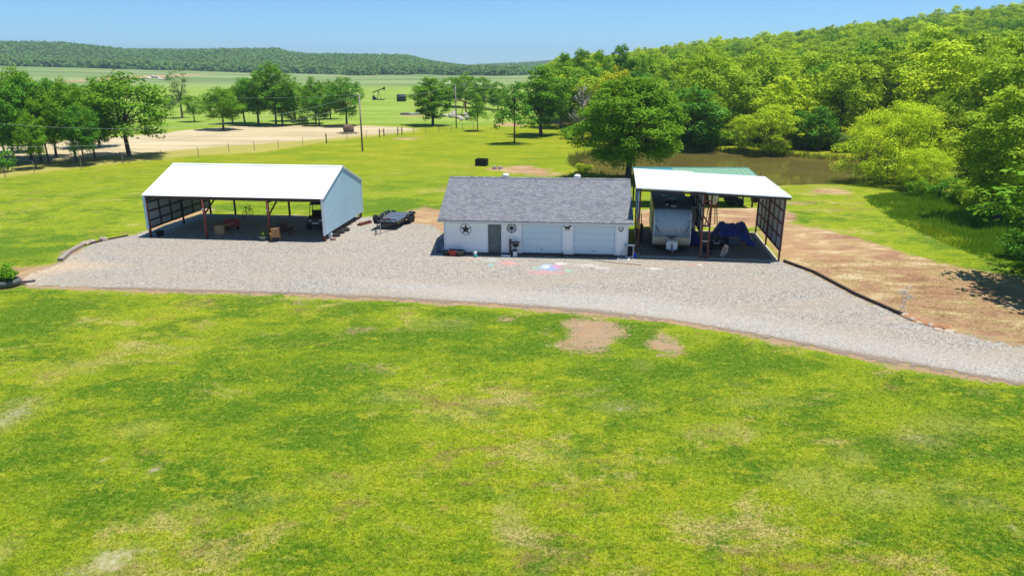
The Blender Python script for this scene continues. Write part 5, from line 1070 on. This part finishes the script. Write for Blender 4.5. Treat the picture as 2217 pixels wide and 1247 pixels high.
T['o4'] = Tree('o4', 13, 5.0, 2.0, 60, 115, .44, 24, 'lime', 'round', .29, .24, limbs=8, fill=.7, up=.62, jit=.38)
T['bush'] = Tree('bush', 2.6, 1.7, .1, 34, 60, .20, 25, 'deep', 'round', .36, .05, limbs=6)
# big shade tree beside the pond
big = Tree('big', 13.3, 7.2, 2.1, 230, 200, .30, 31, 'deep', 'dome', .18, .42, limbs=46, fill=.6)
big.px(1360, 385, 172, 250, 'huge spreading green shade tree on the pond bank behind the garage', rz=.7, base_z=0.0, name='shade_tree', mat='mid')
# left grove
grp = 'trees of the left grove'
GR = [(12, 341, 196, 84, 'elm', 'leftmost tree of the left grove, cut by the frame edge'), (33, 357, 190, 90, 'elm2', 'front tree second from left in the left grove'), (68, 346, 152, 120, 'elm', 'tallest tree of the left grove rising above its neighbours'), (89, 350, 160, 96, 'elm2', 'dark crowned tree just right of the grove tallest'),
      (106, 353, 205, 70, 'elm', 'tree in the middle of the grove with a slim trunk'), (122, 338, 172, 90, 'elm2', 'back row grove tree between the dark and the broad crowns'), (165, 353, 176, 92, 'elm', 'front grove tree with a forked leaning trunk'), (184, 358, 226, 70, 'elm2', 'lowest crowned front tree of the left grove'),
      (206, 345, 222, 80, 'elm', 'low tree just left of the big lone grove tree'), (280, 339, 163, 178, 'elm', 'broad tree at the right end of the left grove with one clear trunk'), (216, 318, 170, 100, 'elm2', 'tree behind the gap in the left grove'), (78, 365, 250, 60, 'elm', 'small front tree low in the left grove'), (40, 330, 168, 90, 'elm2', 'back row tree at the far left of the grove')]
for i, (bx, by, ty, w, k, l) in enumerate(GR): T[k].px(bx, by, ty, w * 1.14, l, grp, rz=i * 1.3, name='grove_tree')
T['bush'].px(8, 372, 325, 60, 'round green bush at the foot of the left grove', rz=.3, name='bush', cat='bush')
T['thin'].px(395, 256, 150, 62, 'thin sparse pale tree standing alone left of the field trees', rz=.4, name='slender_tree')
T['small'].px(421, 264, 207, 58, 'small round tree below the thin pale tree', rz=.4, name='small_tree')
T['small'].px(370, 250, 205, 36, 'small scrubby tree left of the thin pale tree', rz=2.4, name='small_tree', mat='pale')
# middle grove
grp = 'trees of the middle grove'
GR = [(484, 281, 192, 96, 'elm', 'leftmost tree of the middle grove with its trunk on bare soil'), (504, 268, 195, 70, 'elm2', 'second tree of the middle grove from the left'), (530, 267, 178, 80, 'elm', 'left shoulder tree of the middle grove'), (560, 270, 160, 96, 'elm2', 'tree with crown just left of the grove peak'), (598, 272, 138, 92, 'elm', 'peak tree of the middle grove, tallest crown'), (612, 272, 180, 90, 'elm2', 'dark low tree under the peak of the middle grove'), (640, 262, 178, 76, 'elm', 'right shoulder tree of the middle grove'),
      (684, 268, 172, 66, 'elm', 'narrow tree just right of the gap in the middle grove'), (692, 273, 205, 56, 'elm2', 'low tree between the gap and the last middle tree'), (751, 273, 169, 92, 'elm2', 'last round tree at the right end of the middle grove by the pole'), (716, 258, 176, 60, 'elm', 'tree behind the last round tree of the middle grove')]
for i, (bx, by, ty, w, k, l) in enumerate(GR): T[k].px(bx, by, ty, w, l, grp, rz=2 + i * 1.7, name='grove_tree')
T['bush'].px(648, 270, 238, 50, 'dark bush under the middle grove', rz=1.3, name='bush', cat='bush')
# centre trees
T['tall'].px(937, 272, 170, 100, 'dark ragged tree left of the farther pole', rz=.2, name='dark_tree', mat='mid')
T['young'].px(1034, 284, 205, 52, 'slim young tree with a thin straight trunk beside the pumpjack wreck', rz=.2, name='young_tree')
T['young'].px(1114, 311, 176, 86, 'cone shaped tree alone on the mown lawn', rz=1.9, name='lawn_tree', mat='deep')
T['tall'].px(1171, 293, 146, 124, 'tall broad shade tree behind the cone shaped lawn tree', rz=2.2, name='shade_tree', mat='mid')
for i, (px, Y_, top, w, k, l) in enumerate([(975, 235, 166, 60, 'o3', 'left tree of the dark row behind the farther pole'), (1008, 228, 161, 64, 'o1', 'second tree of the dark row behind the farther pole'), (1045, 222, 166, 60, 'o3', 'third tree of the dark row behind the farther pole'), (1078, 215, 176, 50, 'o3', 'right end tree of the dark row behind the farther pole'), (945, 240, 178, 50, 'o3', 'low tree at the left end of the dark row')]):
    T[k].px(px, 236, top, w, l, 'row of dark trees in the meadow', rz=i, Y=Y_ * 1.0, base_z=0, name='meadow_tree', mat='mid')
# trees along the left edge of the wood
for i, (px, Y_, top, w, k, m_, l) in enumerate([(1222, 190, 118, 62, 'tall', 'mid', 'bluish tree at the left end of the wood skyline'), (1258, 175, 110, 70, 'tall', 'mid', 'rounded tree second on the wood skyline from the left'), (1296, 165, 106, 72, 'o3', None, 'bushy tree behind the bleached dead tree'), (1338, 170, 101, 72, 'tall', 'deep', 'twin peaked dark tree highest on the left part of the skyline'), (1385, 168, 116, 70, 'o3', 'mid', 'dark tree right of the twin peaked skyline tree'),
      (1330, 118, 150, 92, 'o2', 'yellow', 'yellow leaved tree top showing over the huge shade tree'), (1215, 150, 200, 60, 'small', 'mid', 'low tree between the tall shade tree and the dead tree'), (1410, 122, 165, 110, 'o3', 'oak', 'green tree right behind the huge shade tree')]):
    x, y, _ = AtY(px, 240, Y_); T[k].px(px, 240, top, w, l, None, rz=i * 1.1, Y=Y_, name='woodland_tree', mat=m_)
# bleached dead tree
def dead_tree():
    x, y, _ = AtY(1262, 245, 128); t = thing('dead_tree', 'bleached grey leafless tree left of the huge shade tree', 'tree', (x, y, H1(x, y))); rn = np.random.RandomState(4); b = MB(); H_ = 9.0
    b.tube([(0, 0, 0), (.1, 0, 3), (-.1, .1, 6), (.1, 0, H_)], [.25, .18, .11, .03], 8); 
    bb = MB()
    for i in range(46):
        z = rn.uniform(1.5, 8); a = rn.uniform(0, 6.28); L = rn.uniform(1.2, 3.0) * (1.15 - z / 11); p = Vector((0, 0, z)); q = p + Vector((L * math.cos(a), L * math.sin(a), L * .8)); bb.tube([p, p.lerp(q, .5) + Vector((0, 0, -.1)), q], [.07, .045, .015], 5, False)
        for k in range(5): s0 = p.lerp(q, rn.uniform(.35, .9)); a2 = a + rn.uniform(-1, 1); bb.tube([s0, s0 + Vector((.7 * math.cos(a2), .7 * math.sin(a2), .7))], [.03, .01], 4, False)
    b.build('trunk', M['bark_dead'], t, True); bb.build('branches', M['bark_dead'], t, True)
dead_tree()
# pond bank trees
BK = [(1525, 326, 204, 92, 'willow', 'oak', 'willowy tree with dark trunks on the far pond bank left of the lime ones', 117.5), (1606, 332, 250, 66, 'willow', None, 'smaller lime willow on the far pond bank', 113), (1672, 338, 228, 104, 'willow', None, 'wider lime willow on the far pond bank', 110), (1768, 340, 228, 74, 'young', 'deep', 'cone shaped dark green tree on the far bank right of the lime willows', 111), (1730, 338, 240, 60, 'small', 'deep', 'low bluish tree between the lime willow and the cone tree', 112.5)]
for i, (px, py, top, w, k, m_, l, Y_) in enumerate(BK): T[k].px(px, py, top, w, l, None, rz=i * 1.4 + .3, Y=Y_, name='bank_tree', mat=m_)
# big lime willow by the right end of the pond
WL = Tree('bigwillow', 10, 7.5, .4, 230, 120, .23, 41, 'lime', 'dome', .17, .17, limbs=50, multi=4, up=1.0, fill=.5)
WL.px(1930, 408, 222, 262, 'large spreading lime green willow at the right end of the pond', rz=.4, Y=82, name='willow_tree')
WL.px(2040, 430, 200, 190, 'yellow green willow behind and right of the large lime willow', rz=2.4, Y=92, name='willow_tree', mat='oak')
WL.px(1995, 425, 320, 130, 'low bushy willow in front of the large lime willow', rz=4.4, Y=74, name='willow_tree', mat='lime')
# right frame edge
RT = [(2160, 470, 200, 200, 'tall', 'oak', 'big dark tree leaning over the tall grass near the right frame edge', 59), (2205, 500, 60, 260, 'tall', 'oak', 'tallest tree at the right frame edge', 74), (2205, 500, 290, 125, 'elm2', 'lime', 'bright green low tree at the right frame edge', 57), (2150, 455, 200, 150, 'o3', 'oak', 'tree behind the leaning dark tree at right', 82), (2070, 440, 250, 110, 'o1', 'oak', 'tree between the lime willows and the right edge trees', 96),
      (2275, 540, 360, 120, 'elm2', 'lime', 'shadowy tree cut by the right frame edge above the tall grass', 50), (2090, 430, 190, 140, 'tall', 'oak', 'tall tree back from the right edge behind the willows', 108), (2190, 430, 90, 190, 'tall', 'oak', 'tall tree behind the tallest right edge tree', 98)]
for i, (px, py, top, w, k, m_, l, Y_) in enumerate(RT): T[k].px(px, py, top, w, l, None, rz=i * 1.9, Y=Y_, name='edge_tree', mat=m_)
T['elm'].place(34.6, 38.4, 0, 13.5, 9.5, 2.0, 'tree just beyond the right frame edge casting shade on the bare dirt', name='edge_tree', trunk=True)
for i, (px, py, w, h, m_, l) in enumerate([(1985, 428, 2.2, 1.8, 'mid', 'leafy shrub left in the hollow under the willows'), (2045, 440, 3.0, 2.4, 'deep', 'leafy shrub in the middle of the hollow under the willows'), (2100, 450, 3.4, 2.6, 'oak', 'leafy shrub at the foot of the leaning dark tree'), (2190, 470, 4, 2.6, 'mid', 'leafy shrub at the right frame edge under the bright tree'), (2215, 560, 3, 1.8, 'deep', 'low shrub in the tall grass at the right frame edge'), (1265, 372, 2.4, 1.0, 'lime', 'low yellow green shrub on the left bank of the pond'), (1252, 392, 2.2, .9, 'mid', 'low green shrub on the lawn side of the left pond bank'), (1232, 300, 3.0, 2.2, 'mid', 'shrub left of the huge shade tree by the wood')]):
    x, y, _ = G(px, py); T['bush'].place(x, y, H1(x, y), w, h, i, l, name='shrub', mat=m_, cat='shrub')
# wooded hill: nearest trees as individuals, the rest as one object
rn = np.random.RandomState(77); pts = []
def okay(t, y):
    x = t * y
    if t < .055 or t > .80: return False
    if t < .12: return y > 150
    if t < .2: return y > 124
    if y < 112: return t > .62 or (t > .5 and y > 98)
    return True
cell = {}
for n_try in range(42000):
    y = math.sqrt(rn.uniform(84 ** 2, 840 ** 2)); t = rn.uniform(.05, .8)
    if not okay(t, y): continue
    x = t * y; dmin = 9.0 if y < 150 else 7.6 if y < 200 else (7.8 if y < 420 else 9.0); key = (int(x // 9), int(y // 9)); bad = False
    for a in (-1, 0, 1):
        for c in (-1, 0, 1):
            for q in cell.get((key[0] + a, key[1] + c), ()):
                if (q[0] - x) ** 2 + (q[1] - y) ** 2 < dmin ** 2: bad = True
    if bad: continue
    cell.setdefault(key, []).append((x, y)); pts.append((x, y))
pts.sort(key=lambda p: p[1]); NIND = 235
near, rest = pts[:NIND], pts[NIND:]
LB = {'oak': 'rounded olive green oak in the dense wood covering the right hand hill', 'mid': 'mid green tree in the dense wood covering the right hand hill', 'lime': 'bright fresh green tree in the dense wood covering the right hand hill', 'deep': 'dark green tree in the dense wood covering the right hand hill'}
def zone(x, y, m_):
    p = CX + FPX * x / (y * math.cos(PITCH) + 8 * math.sin(PITCH)); a = 'left of the shade tree' if p < 1240 else 'above the shade tree' if p < 1490 else 'above the bank willows' if p < 1720 else 'between the willows' if p < 1830 else 'above the large willow' if p < 2010 else 'near the right edge'
    r = 'in the front row' if y < 128 else 'in the second row' if y < 150 else 'low on the slope' if y < 185 else 'higher up'
    l = {'oak': 'olive green oak', 'mid': 'mid green tree', 'lime': 'bright lime green tree', 'deep': 'dark green tree'}[m_] + ' of the wood, ' + r + ' ' + a
    return l, l.replace('tree of', 'trees of').replace('oak of', 'oaks of')
for i, (x, y) in enumerate(near):
    q = rn.rand(); k, m_ = ('o1', 'oak') if q < .33 else ('o2', 'oak') if q < .55 else ('o3', 'mid') if q < .74 else ('o4', 'lime') if q < .90 else ('o3', 'deep')
    big_ = y < 150; h = rn.uniform(10.5, 15.0) * (.85 if x / y < .25 else 1) if big_ else rn.uniform(9.5, 14.5); T[k].place(x, y, H1(x, y) - .3, (rn.uniform(9.5, 13.5) if big_ else rn.uniform(8.5, 12.5)), h, rn.uniform(0, 6.28), *zone(x, y, m_), name='hill_tree', mat=m_, trunk=y < 150)
# undergrowth along the far bank
for i in range(34):
    f = i / 33; px = 1440 + f * 420 + rn.uniform(-6, 6); x, y, _ = AtY(px, 330, 118 - 10 * max(0, (f - .5) * 2) + rn.uniform(-1, 2)); T['bush'].place(x, y, H1(x, y) - .1, rn.uniform(2.5, 4.6), rn.uniform(1.3, 3.2), rn.uniform(0, 6), 'low shrub in the undergrowth lining the far pond bank', 'shrubs on the far pond bank', name='shrub', mat=['deep', 'mid', 'oak', 'pale'][i % 4], cat='shrub', trunk=False)
def scatter_stuff(name, P, protos, label, cat, smin, smax):
    me = bpy.data.meshes.new(name); P = np.array(P); me.vertices.add(len(P)); me.vertices.foreach_set('co', P.ravel().astype(np.float32)); me.update()
    o = bpy.data.objects.new(name, me); COL.objects.link(o); tag(o, label, cat, kind='stuff')
    ng = bpy.data.node_groups.new(name, 'GeometryNodeTree'); ng.interface.new_socket('Geometry', in_out='INPUT', socket_type='NodeSocketGeometry'); ng.interface.new_socket('Geometry', in_out='OUTPUT', socket_type='NodeSocketGeometry')
    N = ng.nodes; L = ng.links; gi = N.new('NodeGroupInput'); go = N.new('NodeGroupOutput'); ip = N.new('GeometryNodeInstanceOnPoints'); gt = N.new('GeometryNodeGeometryToInstance')
    for p in protos:
        oi = N.new('GeometryNodeObjectInfo'); oi.inputs['Object'].default_value = p; oi.transform_space = 'ORIGINAL'; L.new(oi.outputs['Geometry'], gt.inputs[0])
    mp = N.new('GeometryNodeMeshToPoints'); L.new(gi.outputs[0], mp.inputs[0]); L.new(mp.outputs[0], ip.inputs['Points']); L.new(gt.outputs[0], ip.inputs['Instance']); ip.inputs['Pick Instance'].default_value = True
    def rnd(a, b, kind='FLOAT', seed=0):
        r = N.new('FunctionNodeRandomValue'); r.data_type = kind; r.inputs['Seed'].default_value = seed
        if kind == 'FLOAT': r.inputs[2].default_value = a; r.inputs[3].default_value = b; return r.outputs[1]
        if kind == 'INT': r.inputs[4].default_value = a; r.inputs[5].default_value = b; return r.outputs[2]
        r.inputs[0].default_value = a; r.inputs[1].default_value = b; return r.outputs[0]
    L.new(rnd(0, len(protos) - 1, 'INT', 3), ip.inputs['Instance Index'])
    L.new(rnd((0, 0, 0), (0, 0, 6.28), 'FLOAT_VECTOR', 5), ip.inputs['Rotation'])
    L.new(rnd((smin, smin, smin * .9), (smax, smax, smax), 'FLOAT_VECTOR', 9), ip.inputs['Scale'])
    L.new(ip.outputs[0], go.inputs[0]); md = o.modifiers.new('scatter', 'NODES'); md.node_group = ng; return o
rx_ = np.array([p[0] for p in rest]); ry_ = np.array([p[1] for p in rest]); rz_ = HT(rx_, ry_) - .4
scatter_stuff('hill_forest', np.stack([rx_, ry_, rz_], 1), [T['o1'].crown, T['o2'].crown, T['o3'].crown, T['o4'].crown, T['o1'].crown], 'dense green forest covering the upper right hand hill', 'forest', .80, 1.22)
# far wooded ridges: one mesh of many small leaf clumps
def far_forest():
    rn = np.random.RandomState(9); n = 17000; y = np.sqrt(rn.uniform(860 ** 2, 1560 ** 2, n)); t = rn.uniform(-.78, .02, n); x = t * y
    n2 = 5000; y2 = np.sqrt(rn.uniform(1500 ** 2, 2420 ** 2, n2)); t2 = rn.uniform(-.14, .16, n2); x = np.concatenate([x, t2 * y2]); y = np.concatenate([y, y2]); t = x / y
    yb = np.interp(t, [-.8, -.7, -.5, -.3, -.1, 0, .02], [905, 905, 930, 940, 945, 900, 900]) + 25 * np.sin(t * 40) + 14 * np.sin(t * 97)
    k = (y > yb) ; x, y = x[k], y[k]; z = HT(x, y); m = 30; N = len(x)
    d = rn.randn(N * m, 3); d /= np.linalg.norm(d, axis=1)[:, None]; d[:, 2] = abs(d[:, 2]); r = rn.uniform(5.5, 10, N); h = rn.uniform(6.0, 12.0, N); i = np.repeat(np.arange(N), m)
    P = np.stack([x[i], y[i], z[i] + 1.0], 1) + d * np.stack([r[i], r[i], h[i]], 1) * (rn.rand(N * m, 1) ** .3)
    tone = np.clip(rn.rand(N)[i] * .8 + rn.rand(N * m) * .2, 0, 1)
    o = leaf_obj('ridge_forest', P, d, np.full(N * m, 3.6), LF['far'], rn, None, up=.5, jit=.3, tone=tone, asp=.85); tag(o, 'dark green forest covering the far low ridges', 'forest', kind='stuff')
far_forest()
# scattered far pasture shrubs
for i, (px, py, w, h) in enumerate([(441, 176, 5.5, 4.5), (470, 178, 3, 2), (685, 172, 3, 2.5), (715, 172, 4, 3), (790, 171, 3.5, 2.4)]):
    x, y, _ = G(px, py); z = H1(x, y); T['bush'].place(x, y * .9, H1(x, y * .9), w, h, i, ['lone small tree in the far pasture left of the middle grove', 'tiny shrub in the far pasture near the lone small tree', 'small shrub peeking above the middle grove gap', 'shrub above the middle grove gap, right one', 'tiny shrub in the far pasture over the pumpjack'][i], name='shrub', mat='mid', cat='shrub', trunk=False)
# ------------------------------------------------------------------ grasses (stuff)
def blades(name, P, hgt, wid, mat, seed, label, nb=5, spread=.08, lean=.5):
    rn = np.random.RandomState(seed); n = len(P) * nb; i = np.repeat(np.arange(len(P)), nb); a = rn.uniform(0, 6.283, n); B0 = P[i] + np.stack([rn.uniform(-spread, spread, n), rn.uniform(-spread, spread, n), np.zeros(n)], 1)
    h = hgt[i] * rn.uniform(.55, 1.25, n); w = wid[i] if hasattr(wid, '__len__') else wid; dx, dy = np.cos(a), np.sin(a); px_, py_ = -dy, dx; l = rn.uniform(.1, lean, n) * h
    V = np.stack([B0 + np.stack([px_ * w, py_ * w, 0 * h], 1), B0 - np.stack([px_ * w, py_ * w, 0 * h], 1), B0 + np.stack([dx * l, dy * l, h], 1)], 1).reshape(-1, 3)
    me = bpy.data.meshes.new(name); me.vertices.add(3 * n); me.vertices.foreach_set('co', V.ravel().astype(np.float32)); me.loops.add(3 * n); me.loops.foreach_set('vertex_index', np.arange(3 * n, dtype=np.int32)); me.polygons.add(n)
    me.polygons.foreach_set('loop_start', np.arange(0, 3 * n, 3, dtype=np.int32)); me.polygons.foreach_set('loop_total', np.full(n, 3, np.int32)); me.update(calc_edges=True)
    t = me.attributes.new('tone', 'FLOAT', 'POINT'); t.data.foreach_set('value', np.repeat(np.clip(rn.rand(n) * .6 + rn.rand(len(P))[i] * .4, 0, 1), 3).astype(np.float32)); me.materials.append(mat)
    o = bpy.data.objects.new(name, me); COL.objects.link(o); return tag(o, label, 'grass', kind='stuff')
rn = np.random.RandomState(21); TP = np.array(TALL); n = 26000; x = rn.uniform(TP[:, 0].min(), min(TP[:, 0].max(), 48), n); y = rn.uniform(TP[:, 1].min(), TP[:, 1].max(), n); k = sdist(TALL, x, y) > 0; x, y = x[k], y[k]
P = np.stack([x, y, HT(x, y)], 1); hh = (.14 + .6 * np.clip(sdist(TALL, x, y) / 5, 0, 1)) * rn.uniform(.5, 1.3, len(x)) * (.7 + .5 * np.sin(x * .9) * np.sin(y * 1.1))
blades('tall_grass', P, hh, .022, leaf_mat('tall_grass_blades', (.08, .21, .010), (.20, .36, .02), (.14, .28, .02), .3), 22, 'uncut tall green grass strip right of the mown lawn', 6, .14)  # deeper green blades stand in for tree shade over the strip
e = sdist(TALL, x, y); k = (e < 1.8) & (y < 57) & (y > 50) & (x < 35) & (rn.rand(len(x)) < .16); q = P[k][:900]; blades('yellow_wildflowers', q, np.full(len(q), .50), .03, LF['yellow'], 23, 'yellow wildflowers edging the uncut tall grass', 3, .3)
# reeds round the pond
PP = np.array(POND); seg = []
for i in range(len(PP)):
    a, b_ = PP[i], PP[(i + 1) % len(PP)]; L_ = np.hypot(*(b_ - a)); m = int(L_ * (22 if (a[1] + b_[1]) / 2 > 98 else 5)); f = rn.rand(m)[:, None]; seg.append(a + (b_ - a) * f + rn.randn(m, 2) * .5)
seg = np.concatenate(seg); z = np.maximum(HT(seg[:, 0], seg[:, 1]), WATERZ - .1); P = np.stack([seg[:, 0], seg[:, 1], z], 1)
blades('bank_reeds', P, rn.uniform(.35, .95, len(P)), .035, leaf_mat('reed_blades', (.12, .19, .02), (.24, .28, .06), (.2, .2, .06), .3), 24, 'rough grass and reeds around the pond edge', 5, .2)
# ------------------------------------------------------------------ near lawn blades
def near_lawn():
    rn = np.random.RandomState(31); n = 150000; y = 12.5 + (47 - 12.5) * rn.rand(n) ** 1.35; x = rn.uniform(-.80, .80, n) * (y + 3)
    keep = sdist(GRAV, x, y) < -.75; x, y = x[keep], y[keep]
    for bx in [(1285, 722, 62, 30), (1440, 745, 36, 24), (240, 1215, 46, 26)]:
        cx, cy, A, B, _ = blob(*bx, 1); k = ((x - cx) / A) ** 2 + ((y - cy) / B) ** 2 > rn.uniform(.5, 1.4, len(x)); x, y = x[k], y[k]
    P = np.stack([x, y, np.zeros(len(x))], 1)
    k = Mt('lawn_blades', .8, .1); c = turf(k, None)[0]; k.base(k.mix(k.attr('tone'), k.mix(1.0, c, (.75, .85, .7), 'MULTIPLY'), k.mix(1.0, c, (1.35, 1.3, 1.2), 'MULTIPLY'))); m = k.m
    # blades take the patchwork of greens of the turf below: position driven noise, like the ground
    blades('lawn_grass', P, np.full(len(x), .05), .007, m, 32, 'short mown grass blades of the near lawn', 4, .06, .9)
near_lawn()
# ------------------------------------------------------------------ air
def haze():
    m = bpy.data.materials.new('air'); m.use_nodes = True; n = m.node_tree.nodes; n.remove(n['Principled BSDF']); v = n.new('ShaderNodeVolumePrincipled'); v.inputs['Color'].default_value = (.62, .82, 1, 1); v.inputs['Density'].default_value = HAZE; v.inputs['Anisotropy'].default_value = .2
    m.node_tree.links.new(v.outputs[0], n['Material Output'].inputs['Volume'])
    MB().box(-5400, -60, -4, 5400, 6700, 150).build('haze', m).name = 'haze'; o = bpy.data.objects['haze']; tag(o, 'thin pale summer haze over the far ridges', 'haze', kind='stuff')
HAZE = 0.00018
haze()
